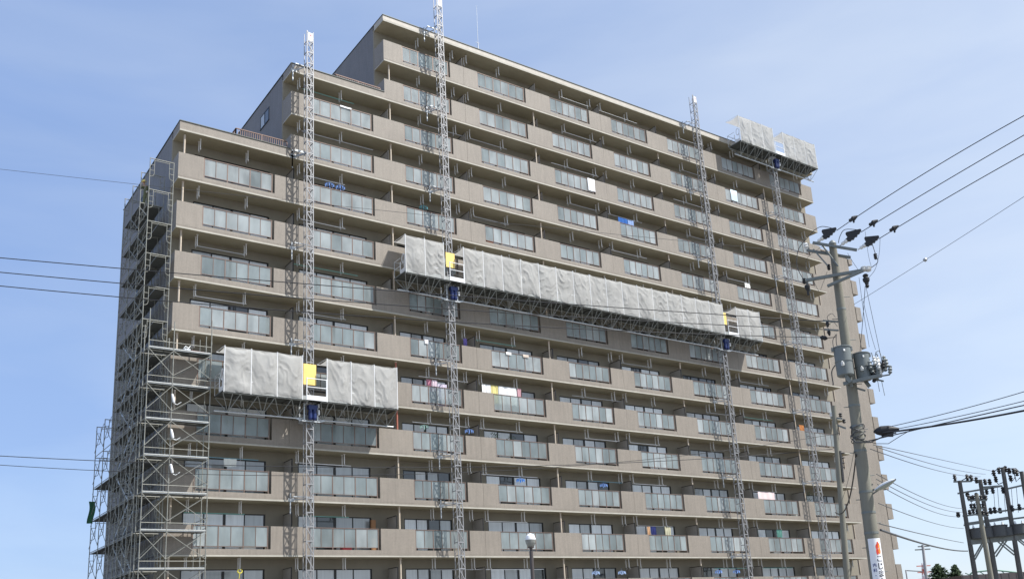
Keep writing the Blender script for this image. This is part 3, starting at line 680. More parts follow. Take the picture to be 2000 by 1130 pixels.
rs = thing("rear_scaffold", "lower open scaffold bays standing out past the rear edge of the left end wall", "scaffold", (11.9, 8.4, 0))
RY = [7.40, 9.45]
for k, z_ in enumerate(LV):
    if z_ > 13.3 or z_ < 0: continue
    for y_ in RY:
        m = MB(); frame(m, (XA, y_), (XB, y_), z_); m.build("frame", TUBE, rs)
    for ya, yb in ((5.56, RY[0]), (RY[0], RY[1])):
        m = MB(); m.bar((XA-0.03, ya, z_+0.25), (XA-0.03, yb, z_+1.55), 0.022); m.bar((XA-0.055, ya, z_+1.55), (XA-0.055, yb, z_+0.25), 0.022); m.tube([(XA, ya, z_+0.03), (XA, yb, z_+0.03)], 0.022, 5); m.build("cross_brace", TUBE, rs)
    if z_ < 12.5:
        m = MB(); m.box(XA+0.04, XB-0.04, 5.56, RY[1]-0.05, z_-0.05, z_, 0, 1); m.build("deck", [DECK, DECKU], rs)

# things on and near the scaffolds
TOTE = cloth_mat("white_cloth", (0.80, 0.80, 0.82), 0.2)
for k, (px_, py_) in enumerate(((338, 778), (336, 847), (335, 915))):
    p = at(px_, py_, -1.12); m = MB()
    m.lathe(p+Vector((-0.05, 0, 0.25)), (0.22, -0.02, -1), [(0, 0.02), (0.04, 0.055), (0.26, 0.07), (0.44, 0.06), (0.5, 0.02)], 10)
    o = m.build("work_lamp", WHITEP)
    tag(o, ("white tubular lamp clamped to the corner scaffold post, topmost of three", "white tubular lamp on the corner scaffold post, middle one of three", "white tubular lamp on the corner scaffold post, lowest of three")[k], "work lamp", "white lamps on the scaffold post")
    m = MB(); q_ = p+Vector((0.08, 0, -0.25)); m.tube([q_, q_+Vector((0.12, -0.02, -0.05)), q_+Vector((0.32, -0.03, 0.10))], 0.025, 5); m.build("lamp_arm", STEEL, o)
p = atX_(178, 1000, 11.2); m = MB(); m.grid(lambda u, v: p+Vector((0.32*(u-0.5)+0.05*math.sin(5*v), -0.05*math.sin(7*u+3*v), 0.62-1.24*v)), 6, 14)
tag(m.build("green_sheet", cloth_mat("green_cloth", (0.06, 0.16, 0.09), 0.3)), "dark green sheet tied to the outer post of the rear scaffold", "sheet")
RED = mat("rusty_red", (0.24, 0.07, 0.055), 0.7, var=0.2); m = MB()
for k in range(5): m.tube([(13.55, -0.85+k*0.09, 16.79+0.06*(k % 2)), (14.55, -0.80+k*0.09, 16.79+0.06*(k % 2))], 0.03, 6)
tag(m.build("pipe_bundle", RED), "red pipes lying on the top deck of the corner scaffold", "pipes")
m = MB(); m.box(13.2, 13.5, -0.8, -0.45, 16.755, 16.95); m.tube([(13.2, -0.6, 16.95), (13.3, -0.6, 17.12), (13.45, -0.6, 17.02), (13.55, -0.55, 17.15)], 0.03, 6); m.lathe((13.33, -0.78, 16.84), (0, -1, 0), [(0, 0.07), (0.06, 0.07), (0.08, 0.04)], 10)
tag(m.build("power_tool", STEEL), "grey tool machine standing beside the red pipes on the scaffold", "tool")

# ------------------------------------------------------------------ worker on the scaffold
def skin_mesh(name, verts, edges, radii, root, mats, parent=None, org=None, sub=2, matfn=None):
    me = bpy.data.meshes.new(name+"_cage"); me.from_pydata([tuple(v) for v in verts], edges, []); ob = bpy.data.objects.new(name+"_cage", me); COL.objects.link(ob)
    ob.modifiers.new("skin", 'SKIN'); sm = ob.modifiers.new("sub", 'SUBSURF'); sm.levels = sub; sm.render_levels = sub
    for i, v in enumerate(me.skin_vertices[0].data):
        r_ = radii[i]; v.radius = r_ if isinstance(r_, tuple) else (r_, r_); v.use_root = i == root
    dg = bpy.context.evaluated_depsgraph_get(); m2 = bpy.data.meshes.new_from_object(ob.evaluated_get(dg)); m2.name = name
    bpy.data.objects.remove(ob); m2.materials.clear()
    for q_ in (mats if isinstance(mats, list) else [mats]): m2.materials.append(q_)
    for p_ in m2.polygons: p_.use_smooth = True
    if matfn:
        for p_ in m2.polygons: p_.material_index = matfn(p_.center)
    o = bpy.data.objects.new(name, m2); COL.objects.link(o)
    o_ = ORG[parent.name] if parent else Vector(org)
    for v in m2.vertices: v.co = v.co-(o_ if parent else Vector((0, 0, 0)))
    if parent: o.parent = parent
    else: o.location = org
    ORG[o.name] = o_
    return o
SKINM = mat("skin", (0.45, 0.27, 0.19), 0.55); OLIVE = mat("olive_workwear", (0.13, 0.14, 0.075), 0.85, var=0.15, scale=8); HELM = mat("yellow_helmet", (0.80, 0.62, 0.16), 0.35); GLOVE = mat("white_gloves", (0.75, 0.75, 0.72), 0.8)
BOOT = mat("dark_boots", (0.03, 0.03, 0.035), 0.6)
wo = Vector((11.78, 2.75, LV[1]))
def J(x, y, z): return wo+Vector((x, y, z))
V = [J(0, 0, .92), J(-.03, 0, 1.12), J(-.07, -.01, 1.34), J(-.12, -.03, 1.47), J(-.15, -.05, 1.55), J(-.17, -.08, 1.66), J(-.17, -.08, 1.73),
     J(.09, 0, .86), J(.11, -.03, .48), J(.12, 0, .09), J(.13, -.14, .04), J(-.09, 0, .86), J(-.12, -.05, .48), J(-.11, -.01, .09), J(-.12, -.15, .04),
     J(.09, -.01, 1.42), J(.15, -.06, 1.16), J(.02, -.22, 1.04), J(-.03, -.26, 1.02), J(-.26, -.02, 1.40), J(-.36, -.14, 1.20), J(-.38, -.30, 1.32), J(-.385, -.34, 1.35)]
E_ = [(0, 1), (1, 2), (2, 3), (3, 4), (4, 5), (5, 6), (0, 7), (7, 8), (8, 9), (9, 10), (0, 11), (11, 12), (12, 13), (13, 14), (3, 15), (15, 16), (16, 17), (17, 18), (3, 19), (19, 20), (20, 21), (21, 22)]
Rr = [(.15, .11), (.14, .10), (.17, .11), .09, .058, .088, .075, .088, .062, .045, .038, .088, .062, .045, .038, .06, .045, .032, .03, .06, .045, .032, .03]
for base, dirv in ((18, Vector((-.06, -.10, -.03))), (22, Vector((-.01, -.09, .06)))):
    sidev = dirv.cross(Vector((0, 0, 1))).normalized(); dn = dirv.normalized()
    for k, (off, ln) in enumerate(((-.028, .075), (-.010, .088), (.009, .083), (.027, .066), (-.045, .05))):
        b0 = V[base]+sidev*off+dn*(0.02 if k < 4 else -0.01); i0 = len(V); fl = dn*ln+sidev*(off*0.6)
        V += [b0, b0+fl*0.55+Vector((0, 0, -.004)), b0+fl+Vector((0, 0, -.03))]; E_ += [(base, i0), (i0, i0+1), (i0+1, i0+2)]; Rr += [.010, .009, .008]
worker = skin_mesh("person", V, E_, Rr, 0, [SKINM], None, wo)
for v in worker.data.vertices: v.co -= wo
tag(worker, "worker in olive clothes and yellow helmet standing high on the end wall scaffold", "person")
def grow(idx): return [((q_[0]+.016, q_[1]+.016) if isinstance(q_, tuple) else q_+.014) for q_ in [Rr[i] for i in idx]]
ci = [0, 1, 2, 3, 7, 8, 9, 11, 12, 13, 15, 16, 17, 19, 20, 21]; ce = [(0, 1), (1, 2), (2, 3), (0, 7), (7, 8), (8, 9), (0, 11), (11, 12), (12, 13), (3, 15), (15, 16), (16, 17), (3, 19), (19, 20), (20, 21)]
skin_mesh("coverall", [V[i] for i in ci], [(ci.index(a), ci.index(b)) for a, b in ce], grow(ci), 0, OLIVE, worker)
bi = [9, 10, 13, 14]
skin_mesh("boots", [V[i] for i in bi], [(0, 1), (2, 3)], [.058, .05, .058, .05], 0, BOOT, worker)
m = MB(); hb = V[5]+Vector((0, 0, 0.02)); m.lathe(hb, (-.12, -.1, 1), [(0, .135), (.015, .125), (.05, .12), (.10, .098), (.13, .06), (.145, .005)], 16); m.lathe(hb+Vector((-.02, -.09, -.01)), (-.12, -.3, 1), [(0, .09), (.012, .085)], 12); m.build("helmet", HELM, worker)
m = MB()
for ex in (-.032, .032):
    m.lathe(V[5]+Vector((ex-.01, -.088, -.015)), (0, -1, 0), [(0, .012), (.006, .008)], 8, 0)
m.bar(V[5]+Vector((-.035, -.088, -.075)), V[5]+Vector((.02, -.088, -.075)), .008, .008, 1); m.lathe(V[5]+Vector((-.01, -.085, -.055)), (0, -0.5, 1), [(0, .016), (.04, .009)], 8, 2)
m.build("face", [BOOT, mat("lip", (0.3, 0.12, 0.1), 0.6), SKINM], worker)
m = MB()
for q_ in (18, 22): m.lathe(V[q_]+Vector((0, .04, -0.01)), (-.2, -1, 0.2), [(0, .036), (.05, .042), (.09, .046), (.11, .03)], 10)
m.build("glove", GLOVE, worker)

# ------------------------------------------------------------------ laundry poles and washing
ORD = {1: "top", 2: "second", 3: "third", 4: "fourth", 5: "fifth", 6: "sixth", 7: "seventh", 8: "eighth", 9: "ninth", 10: "tenth", 11: "eleventh", 12: "twelfth", 13: "thirteenth"}
def where(p):
    r = min(range(1, 14), key=lambda q_: abs(ZT(q_)+0.55-p.z)); i = min(range(9), key=lambda q_: abs((WINS[q_][0]+WINS[q_][1])/2-p.x))
    bay = ("leftmost bay", "second bay from the left", "third bay from the left", "fourth bay from the left", "middle bay", "fourth bay from the right", "third bay from the right", "second bay from the right", "rightmost bay")[i]
    return r, i, "%s balcony row down, %s" % (ORD[r], bay)
PM = {"white": mat("pole_white", (0.78, 0.78, 0.78), 0.35), "steel": mat("pole_steel", (0.50, 0.51, 0.52), 0.35, 0.6), "green": mat("pole_green", (0.16, 0.40, 0.34), 0.4), "blue": mat("pole_blue", (0.16, 0.34, 0.42), 0.4)}
POLES = [(381, 571, 480, 586, "white"), (382, 482, 475, 499, "steel"), (375, 890, 503, 894, "blue"), (360, 995, 476, 999, "green"), (380, 1109, 468, 1110, "steel"),
  (592, 178, 690, 202, "green"), (590, 262, 727, 292, "steel"), (598, 337, 672, 354, "white"), (588, 423, 673, 439, "white"), (570, 512, 697, 534, "green"), (590, 605, 674, 616, "steel"),
  (577, 901, 684, 907, "white"), (596, 1005, 680, 1006, "green"), (820, 240, 903, 264, "steel"), (917, 268, 988, 288, "steel"), (925, 426, 992, 441, "steel"), (930, 663, 1006, 675, "green"),
  (818, 728, 912, 741, "white"), (806, 821, 912, 831, "white"), (937, 834, 1019, 843, "white"), (941, 918, 1048, 926, "white"), (950, 1010, 1028, 1013, "white"), (840, 1104, 942, 1104, "steel"), (946, 1104, 1060, 1104, "white"),
  (1095, 188, 1148, 206, "steel"), (1170, 217, 1243, 242, "steel"), (1099, 250, 1163, 271, "white"), (1077, 315, 1167, 342, "white"), (1110, 388, 1162, 405, "steel"), (1185, 411, 1252, 430, "steel"), (1192, 485, 1262, 502, "white"),
  (1325, 270, 1360, 282, "steel"), (1330, 327, 1366, 338, "steel"), (1315, 383, 1372, 402, "white"), (1343, 454, 1380, 466, "steel"), (1420, 537, 1462, 549, "white"),
  (1117, 763, 1210, 775, "steel"), (1212, 709, 1272, 718, "steel"), (1380, 804, 1422, 811, "steel"), (1448, 809, 1508, 816, "green"), (1443, 743, 1500, 752, "steel"), (1142, 848, 1208, 857, "white"), (1230, 857, 1287, 863, "white"),
  (1148, 938, 1215, 942, "blue"), (1236, 943, 1300, 946, "white"), (1244, 1022, 1312, 1026, "steel"), (1407, 1027, 1440, 1032, "steel"), (1395, 1102, 1457, 1103, "green"), (1490, 1103, 1546, 1104, "green"),
  (1463, 955, 1515, 959, "steel")]
PINFO = {"white": "bright white", "steel": "dull steel", "green": "green coated", "blue": "blue green"}
CLOTH = {}
def cm(key, col):
    if key not in CLOTH: CLOTH[key] = cloth_mat(key, col, 0.10)
    return CLOTH[key]
for (x0, y0, x1, y1, c) in POLES:
    a = at(x0, y0, 0.42); b = at(x1, y1, 0.42); z_ = (a.z+b.z)/2
    r, i, wh = where(Vector(((a.x+b.x)/2, 0, z_))); z_ = ZT(r)+1.318-0.675
    m = MB(); m.tube([(a.x, 0.40, z_), (b.x, 0.40, z_)], 0.021, 7)
    for xx, s_ in ((a.x, -1), (b.x, 1)): m.tube([(xx, 0.40, z_), (xx+s_*0.03, 0.40, z_)], 0.025, 7)
    tag(m.build("laundry_pole", PM[c]), "%s laundry pole, %s" % (PINFO[c], wh), "laundry pole", "laundry poles hooked under the balcony soffits")

def hang(name, label, cat, px0, py0, px1, h, col, y=0.42, key=None, seed=1, group=None, folds=3, top=None, dz=0.0):
    a = at(px0, py0, y); b = at(px1, py0, y)
    z1 = (a.z if top is None else top)+dz; m = MB(); W = b.x-a.x
    def fn(u, v):
        n1 = noise.noise(Vector((u*4+seed, v*2, seed*1.3)))
        return Vector((a.x+W*u+0.02*n1*v, y-0.03*math.sin(u*math.pi*2*folds+seed)*(0.3+0.7*v)-0.03*n1-0.02, z1-h*v-0.02*math.sin(u*5+seed)*v))
    m.grid(fn, 14, 10)
    o = m.build(name, cm(key or name, col), None); tag(o, label, cat, group); return o
def pz(r): return ZT(r)+1.318-0.66
hang("bed_sheet", "white sheet hanging leftmost on the pole, beside the yellow towel", "sheet", 940, 748, 957.5, 1.05, (0.86, 0.86, 0.86), top=pz(9), seed=2, key="white_sheet", group="washing on one pole in the ninth row")
hang("towel", "pale yellow towel hanging between two white sheets", "towel", 958.5, 752, 971.5, 1.35, (0.80, 0.70, 0.30), top=pz(9), seed=3, key="yellow_towel", group="washing on one pole in the ninth row")
hang("bed_sheet", "wide white sheet hanging right of the yellow towel", "sheet", 973, 753, 1008, 1.75, (0.88, 0.88, 0.88), top=pz(9), seed=4, key="white_sheet", group="washing on one pole in the ninth row")
hang("towel", "pink patterned towel at the right end of the white sheets", "towel", 1009.5, 757, 1017, 1.2, (0.62, 0.36, 0.40), top=pz(9), seed=5, key="pink_towel", group="washing on one pole in the ninth row")
hang("towel", "white and pale yellow towel over the pole beside the corner scaffold", "towel", 437, 891, 462, 0.42, (0.82, 0.83, 0.76), top=pz(11), seed=6, key="white_towel", dz=-0.03)
hang("blanket", "pink and white blanket hanging low at the right of the facade", "blanket", 1479, 957, 1511, 1.3, (0.86, 0.70, 0.70), top=pz(11), seed=7, key="pink_blanket")
for k, (x0, yy, x1, h, cc, nm) in enumerate(((832, 736, 842, 0.75, (0.62, 0.26, 0.34), "deep pink towel at the left of the washing behind the tall mast"), (843, 738, 853, 0.72, (0.80, 0.66, 0.74), "pale pink towel beside the deep pink one, left of the tall mast"), (855, 746, 872, 1.65, (0.74, 0.66, 0.80), "lilac bath towel hanging low behind the glass left of the tall mast"))):
    hang("towel", nm, "towel", x0, yy, x1, h, cc, y=0.5, top=pz(9)-(0.12 if k < 2 else 0.32), seed=8+k, key="towel_%d" % k, group="washing behind the tall mast")
hang("towel", "blue and navy striped towel hung on a pole above the glass, right of centre", "towel", 1206, 418, 1224, 0.85, (0.06, 0.16, 0.46), top=pz(4), seed=12, key="blue_towel", dz=-0.02)
hang("shirt", "light blue shirt beside the striped navy towel", "shirt", 1225, 422, 1236, 0.95, (0.30, 0.42, 0.70), top=pz(4), seed=13, key="blue_shirt", dz=-0.02)
hang("towel", "violet cloth hanging right of the tall mast", "towel", 904, 657, 911, 0.5, (0.22, 0.18, 0.48), seed=14, key="violet_cloth", top=pz(8), dz=-0.02)
hang("shirt", "green shirt hanging near the bottom right of the facade", "shirt", 1516, 1032, 1526, 0.6, (0.12, 0.28, 0.24), seed=15, key="green_shirt", top=pz(12))
hang("shirt", "dark jacket hanging beside an orange garment on the twelfth row", "jacket", 1270, 1024, 1280, 0.7, (0.04, 0.05, 0.16), seed=16, key="navy_jacket", top=pz(12))
hang("shirt", "orange garment hanging left of the dark jacket", "garment", 1263, 1026, 1269, 0.75, (0.62, 0.38, 0.22), seed=17, key="orange_garment", top=pz(12), dz=-0.05)
hang("shirt", "pale patterned top hanging right of the dark jacket", "garment", 1297, 1024, 1309, 0.75, (0.52, 0.50, 0.36), seed=18, key="pale_top", top=pz(12))
hang("towel", "small white towel hanging from the pole right of the third mast", "towel", 1453, 546, 1463, 0.45, (0.86, 0.86, 0.82), seed=19, key="small_white", top=pz(5)-0.02)
hang("shirt", "orange cloth hanging low at the right end of the facade", "garment", 1560, 829, 1569, 0.55, (0.52, 0.22, 0.09), seed=20, key="orange_cloth")
hang("shirt", "black and white garment hanging beside the third mast", "garment", 1472, 1028, 1479, 0.75, (0.05, 0.06, 0.05), seed=21, key="black_cloth", top=pz(12))
# things folded over the balustrades
def over_rail(label, px0, px1, py, col, key, drop=0.35, name="cloth", y=0.03):
    a = at(px0, py, y); b = at(px1, py, y); r = min(range(1, 14), key=lambda q_: abs(ZT(q_)-a.z)); zt = ZT(r); m = MB()
    prof = [(0.13, -0.25), (0.115, 0.01), (0.06, 0.025), (0.012, 0.01), (0.0, -drop)]
    def fn(u, v):
        k = min(3, int(v*4)); t = v*4-k; y_ = prof[k][0]+(prof[k+1][0]-prof[k][0])*t; z_ = prof[k][1]+(prof[k+1][1]-prof[k][1])*t
        return Vector((a.x+(b.x-a.x)*u, y_-0.008*math.sin(u*9), zt+z_))
    m.grid(fn, 8, 8); return tag(m.build(name, cm(key, col)), label, "washing")
over_rail("white quilt laid over the balustrade in the third row", 664, 686, 209, (0.88, 0.88, 0.90), "white_quilt", 0.10)
over_rail("white cloth over the glass balustrade left of the tall mast", 829, 836, 663, (0.80, 0.80, 0.86), "white_rag", 0.25)
over_rail("white cloth over the balustrade under the grey beam, fourth bay", 988, 998, 687, (0.84, 0.82, 0.80), "cream_rag", 0.18)
over_rail("beige cloth over the balustrade right of the white one", 1021, 1032, 693, (0.60, 0.52, 0.45), "beige_rag", 0.18)
 
over_rail("white sheet imitating a bright reflection on the glass, third row, right of centre", 1147, 1160, 346, (0.90, 0.90, 0.92), "white_reflection", 0.98)  # added white sheet imitates a bright reflection on one pane
over_rail("pale blue sheet imitating a reflection on the glass, second row near the right end", 1426, 1438, 372, (0.66, 0.78, 0.86), "blue_reflection", 0.98)  # pale reflection on one pane, put in as a sheet
# peg hangers: a ring of clips with small pieces of washing
def peg_hanger(label, px, py, col, key, w_=0.55):
    p = at(px, py, 0.45); r, i, wh = where(p); z1 = ZT(r)+1.318-0.66; t = thing("peg_hanger", label, "peg hanger", (p.x, 0.40, z1), "peg hangers on the laundry poles")
    m = MB(); m.tube([(p.x, .4, z1+.02), (p.x, .4, z1-.14)], .008, 5); zz = z1-.2
    for s_ in (-1, 1): m.tube([(p.x, .4, z1-.12), (p.x+s_*w_*.45, .4, zz)], .006, 4)
    m.tube([(p.x+w_/2*math.cos(a), .4+.16*math.sin(a), zz) for a in [k*math.pi/8 for k in range(17)]], .014, 5); m.build("hoop", cm(key, col), t)
    m = MB()
    for k in range(10):
        a = k*math.pi/5; x = p.x+w_/2*math.cos(a); y = .4+.16*math.sin(a); h = .10+.12*((k*7) % 5)/5
        m.add([(x-.035, y, zz-.02), (x+.035, y, zz-.02), (x+.03, y-.01, zz-h), (x-.03, y-.01, zz-h)], [(0, 1, 2, 3)])
    m.build("clips", cm(key, col), t)
BL = (0.16, 0.27, 0.56)
for px_, py_, lb, cc, kk in ((643, 352, "blue peg hanger on the left, above the bright glass in the fifth row", BL, "peg_blue"), (664, 359, "blue peg hanger lower right of its twin in the fifth row", BL, "peg_blue"),
    (826, 392, "faded teal peg hanger above the glass left of the tall mast", (0.14, 0.34, 0.38), "peg_teal"), (828, 834, "green peg hanger in the tenth row, left of the tall mast", (0.26, 0.40, 0.36), "peg_green"),
    (915, 832, "blue peg hanger in the tenth row, right of the tall mast", BL, "peg_blue"), (1015, 926, "bright blue clip hanger in the eleventh row, fourth bay", (0.05, 0.2, 0.6), "peg_deep"),
    (1178, 945, "blue peg hanger in the eleventh row, middle bay", BL, "peg_blue"), (1162, 1110, "pale blue peg hanger in the lowest row, middle bay, left one", (0.34, 0.46, 0.70), "peg_pale"), (1213, 1109, "pale blue peg hanger in the lowest row, middle bay, right one", (0.34, 0.46, 0.70), "peg_pale"),
    (1402, 1111, "blue peg hanger in the lowest row, left of the third mast", (0.20, 0.34, 0.7), "peg_blue2"), (1437, 1111, "blue peg hanger in the lowest row, beside the third mast", (0.20, 0.34, 0.7), "peg_blue2")):
    peg_hanger(lb, px_, py_, cc, kk)
BARK0 = mat("plant_stem", (0.10, 0.08, 0.05), 0.9)
# boxes and pots standing behind the glass
def behind_glass(label, px, py, w_, h, d, col, key, name="storage_box", cat="storage box"):
    p = at(px, py, 0.35); r = min(range(1, 14), key=lambda q_: abs(ZT(q_)-0.8-p.z)); z0 = ZT(r)-1.40; m = MB()
    m.box(p.x-w_/2, p.x+w_/2, 0.2, 0.2+d, z0, z0+h-0.05); m.box(p.x-w_/2-.02, p.x+w_/2+.02, 0.18, 0.22+d, z0+h-0.05, z0+h); m.box(p.x-w_/2+.05, p.x+w_/2-.05, 0.195, 0.2, z0+.08, z0+h-.12)
    tag(m.build(name, mat(key, col, 0.5)), label, cat)
behind_glass("red crate behind the glass, right of the leftmost mast", 676, 1064, 0.55, 0.62, 0.35, (0.62, 0.05, 0.07), "red_crate", "crate", "crate")
behind_glass("white box behind the glass in the leftmost bay of the twelfth row", 484, 1058, 0.75, 0.62, 0.4, (0.8, 0.8, 0.76), "white_box")
behind_glass("orange red box behind the glass above the long platform", 955, 465, 0.5, 0.6, 0.3, (0.65, 0.18, 0.08), "orange_box")
behind_glass("white box behind the glass under the pink blanket's right", 1552, 997, 0.5, 0.75, 0.35, (0.8, 0.82, 0.76), "white_bin")
behind_glass("white low box behind the glass in the bottom right bay of row twelve", 1515, 1074, 0.8, 0.4, 0.3, (0.8, 0.8, 0.78), "white_tray")
LEAFP = mat("pot_plant_leaves", (0.05, 0.10, 0.03), 0.8, var=0.4, scale=9); POT = mat("terracotta_pot", (0.34, 0.15, 0.09), 0.8)
for px_, py_, hh, lb in ((968, 846, 1.9, "bushy pot plant above the glass in the tenth row, fourth bay"), (1000, 848, 1.75, "smaller pot plant right of the bushy one in the tenth row"), (1581, 962, 2.3, "dark green pot plant beside the rightmost mast")):
    p = at(px_, py_, 0.6); r = min(range(1, 14), key=lambda q_: abs(ZT(q_)+0.3-p.z)); z0 = ZT(r)-1.40; t = thing("pot_plant", lb, "plant", (p.x, 0.7, z0), "pot plants on the balconies")
    m = MB(); m.lathe((p.x, 0.7, z0), (0, 0, 1), [(0, .13), (.28, .18), (.30, .195), (.34, .195), (.345, .15)], 12); m.build("pot", POT, t)
    m = MB(); m.tube([(p.x, .7, z0+.3), (p.x+.03, .7, z0+hh*.7)], .015, 5); m.build("stem", BARK0, t); m = MB()
    for k in range(170):
        c_ = Vector((p.x+rng.gauss(0, .17), .7+rng.gauss(0, .14), z0+.45+(hh-.45)*rng.random()**.8)); d_ = Vector((rng.uniform(-1, 1), rng.uniform(-1, 1), rng.uniform(-.3, .8))).normalized(); s_ = d_.cross(Vector((.3, .2, 1))).normalized()
        m.add([c_, c_+d_*.07+s_*.025, c_+d_*.15, c_+d_*.07-s_*.025], [(0, 1, 2, 3)])
    m.build("foliage", LEAFP, t)
 
p = at(728, 1020, 1.1); m = MB(); m.box(p.x-.14, p.x+.14, 1.0, 1.12, ZT(12)-1.4, ZT(12)+.62); m.box(p.x-.10, p.x+.10, .985, 1.0, ZT(12)-1.2, ZT(12)+.5)
tag(m.build("tall_board", mat("brown_board", (0.36, 0.18, 0.08), 0.7)), "brown board leaning by the window right of the leftmost mast", "board")
p = at(468, 1112, 0.42); m = MB(); m.tube([(p.x+.12*math.cos(a), .38, ZT(13)+.62+.10*math.sin(a)) for a in [k*math.pi/6 for k in range(13)]], 0.03, 6); m.tube([(p.x, .38, ZT(13)+.54), (p.x-.04, .38, ZT(13)+.25)], .02, 5)
tag(m.build("rope_coil", mat("yellow_rope", (0.72, 0.62, 0.08), 0.7)), "yellow rope looped over the end of the lowest left pole", "rope")

# ------------------------------------------------------------------ utility pole at the right
RH = 28.0
def up_(px, py, dr=0.0): return atrange(px, py, RH+dr)
ptop, pbot = up_(1626, 478), up_(1714, 1130)
dirp = (ptop-pbot).normalized(); base = pbot-dirp*((pbot.z)/dirp.z)
U = thing("utility_pole", "tall concrete utility pole with crossarms carrying transformers and a street light", "utility pole", (base.x, base.y, 0))
m = MB(); L_ = (ptop-base).length
m.lathe(base-dirp*0.0, dirp, [(0, 0.208), (L_*0.35, 0.183), (L_*0.7, 0.140), (L_, 0.106)], 24)
for k in range(9): pass
m.build("shaft", CONC, U)
m = MB(); m.lathe(ptop, dirp, [(0, 0.112), (0.03, 0.118), (0.10, 0.08), (0.15, 0.02)], 14); m.build("cap", TRANS, U)
hdir = Vector(((base-CAMP).x, (base-CAMP).y, 0)).normalized(); RTP = Vector((hdir.y, -hdir.x, 0))
def arm(a, b, w_=0.075, back=0.0, name="crossarm"):
    m = MB(); m.bar(a+hdir*back, b+hdir*back, w_, w_); return m.build(name, ARM, U)
A1 = arm(up_(1588, 477.5), up_(1674, 492), 0.07, -0.16); A2 = arm(up_(1575, 485), up_(1661, 499), 0.07, 0.16)
A3 = arm(up_(1575, 552), up_(1684, 533), 0.085, -0.22); A4 = arm(up_(1617, 565), up_(1686, 535), 0.075, -0.30)
for a, b in (((1589, 489), (1617, 522)), ((1605, 479), (1637, 523)), ((1576, 552), (1583, 572))): arm(up_(*a)-hdir*0.1, up_(*b)-hdir*0.16, 0.04, 0, "brace")
m = MB()
for k in range(15):
    q_ = base+dirp*(2.2+k*0.66); s_ = rt0*(1 if k % 2 else -1)
    m = MB(); m.tube([q_+s_*0.13, q_+s_*0.30], 0.012, 5); m.build("step_bolt", ARM, U)
m = MB()
for yy in (604, 683, 792, 832, 880, 960, 1000, 1040):
    xx = 1626+(1714-1626)*(yy-478)/(1130-478); q_ = up_(xx, yy); t_ = (q_-base).dot(dirp)/L_; rr = (0.208-0.0714*t_ if t_ < .35 else .183-.123*(t_-.35))+0.009
    m = MB(); m.lathe(q_-dirp*0.03, dirp, [(0, rr), (0.06, rr)], 18); m.build("clamp_band", ARM, U)
def strain_insulator(px0, py0, px1, py1, parent, back=-0.16):
    """string of discs with a black sleeve, from the arm out towards the line"""
    a = up_(px0, py0)+hdir*back; b = up_(px1, py1)+hdir*back; d = (b-a); L = d.length; d.normalize()
    m = MB(); m.lathe(a, d, [(0, .02), (L*.1, .02), (L*.12, .05), (L*.2, .055), (L*.22, .03), (L*.26, .06), (L*.34, .06), (L*.36, .03)], 10, 0)
    m.build("insulator", PORC, parent)
    upv = (Vector((0, 0, 1))-d*d.z).normalized(); sv = d.cross(upv)
    pr = [(.30, -.035), (.33, .05), (.44, .06), (.47, .19), (.53, .21), (1.0, .03), (1.0, -.01), (.86, -.06), (.80, -.045), (.72, -.09), (.66, -.06), (.56, -.10), (.50, -.07), (.42, -.085), (.38, -.05)]
    m = MB(); vs_ = [a+d*(L*t)+upv*h+sv*q_ for q_ in (-.045, .045) for t, h in pr]; n_ = len(pr)
    m.add(vs_, [tuple(range(n_)), tuple(range(2*n_-1, n_-1, -1))]+[(k, n_+k, n_+(k+1) % n_, (k+1) % n_) for k in range(n_)])
    m.build("insulator_sleeve", RUBBER, parent)
    return b
ends = [strain_insulator(1594, 478, 1634, 450, A1), strain_insulator(1640, 484, 1682, 453, A1), strain_insulator(1676, 491, 1717, 466, A1)]
m = MB(); m.lathe(up_(1575, 484)+hdir*.16, (0, 0, 1), [(0, .03), (.05, .05), (.09, .09), (.13, .05), (.17, .075), (.22, .03)], 10); m.build("insulator", PORC, A2)
for px_, py_ in ((1688, 530), (1696, 530)):
    m = MB(); m.lathe(up_(px_, py_+4)-hdir*.22, (.3, .1, 1), [(0, .04), (.03, .09), (.07, .06), (.11, .10), (.15, .05)], 10); m.build("insulator", PORC, A3)
m = MB(); m.lathe(up_(1690, 540)-hdir*.22, (0.02, 0, -1), [(0, .05), (.04, .085), (.10, .06), (.14, .10), (.22, .09), (.26, .06), (.34, .045), (.36, .06), (.42, .03)], 10); m.build("cutout_fuse", RUBBER, A3)
m = MB(); m.lathe(up_(1577, 560)-hdir*.22, (0, 0, -1), [(0, .04), (.04, .08), (.12, .07), (.2, .03), (.34, .03)], 10); m.build("cutout_fuse", RUBBER, A3)
m = MB()
for (x, y) in ((1710, 503), (1619, 524), (1571, 551)):
    m.lathe(up_(x-1, y-6)-hdir*.1, up_(x+1, y+7)-up_(x-1, y-6), [(0, .02), (.03, .06), (.06, .035), (.09, .06), (.12, .035), (.15, .055), (.19, .02)], 8); m.build("insulator", RUBBER, U); m = MB()
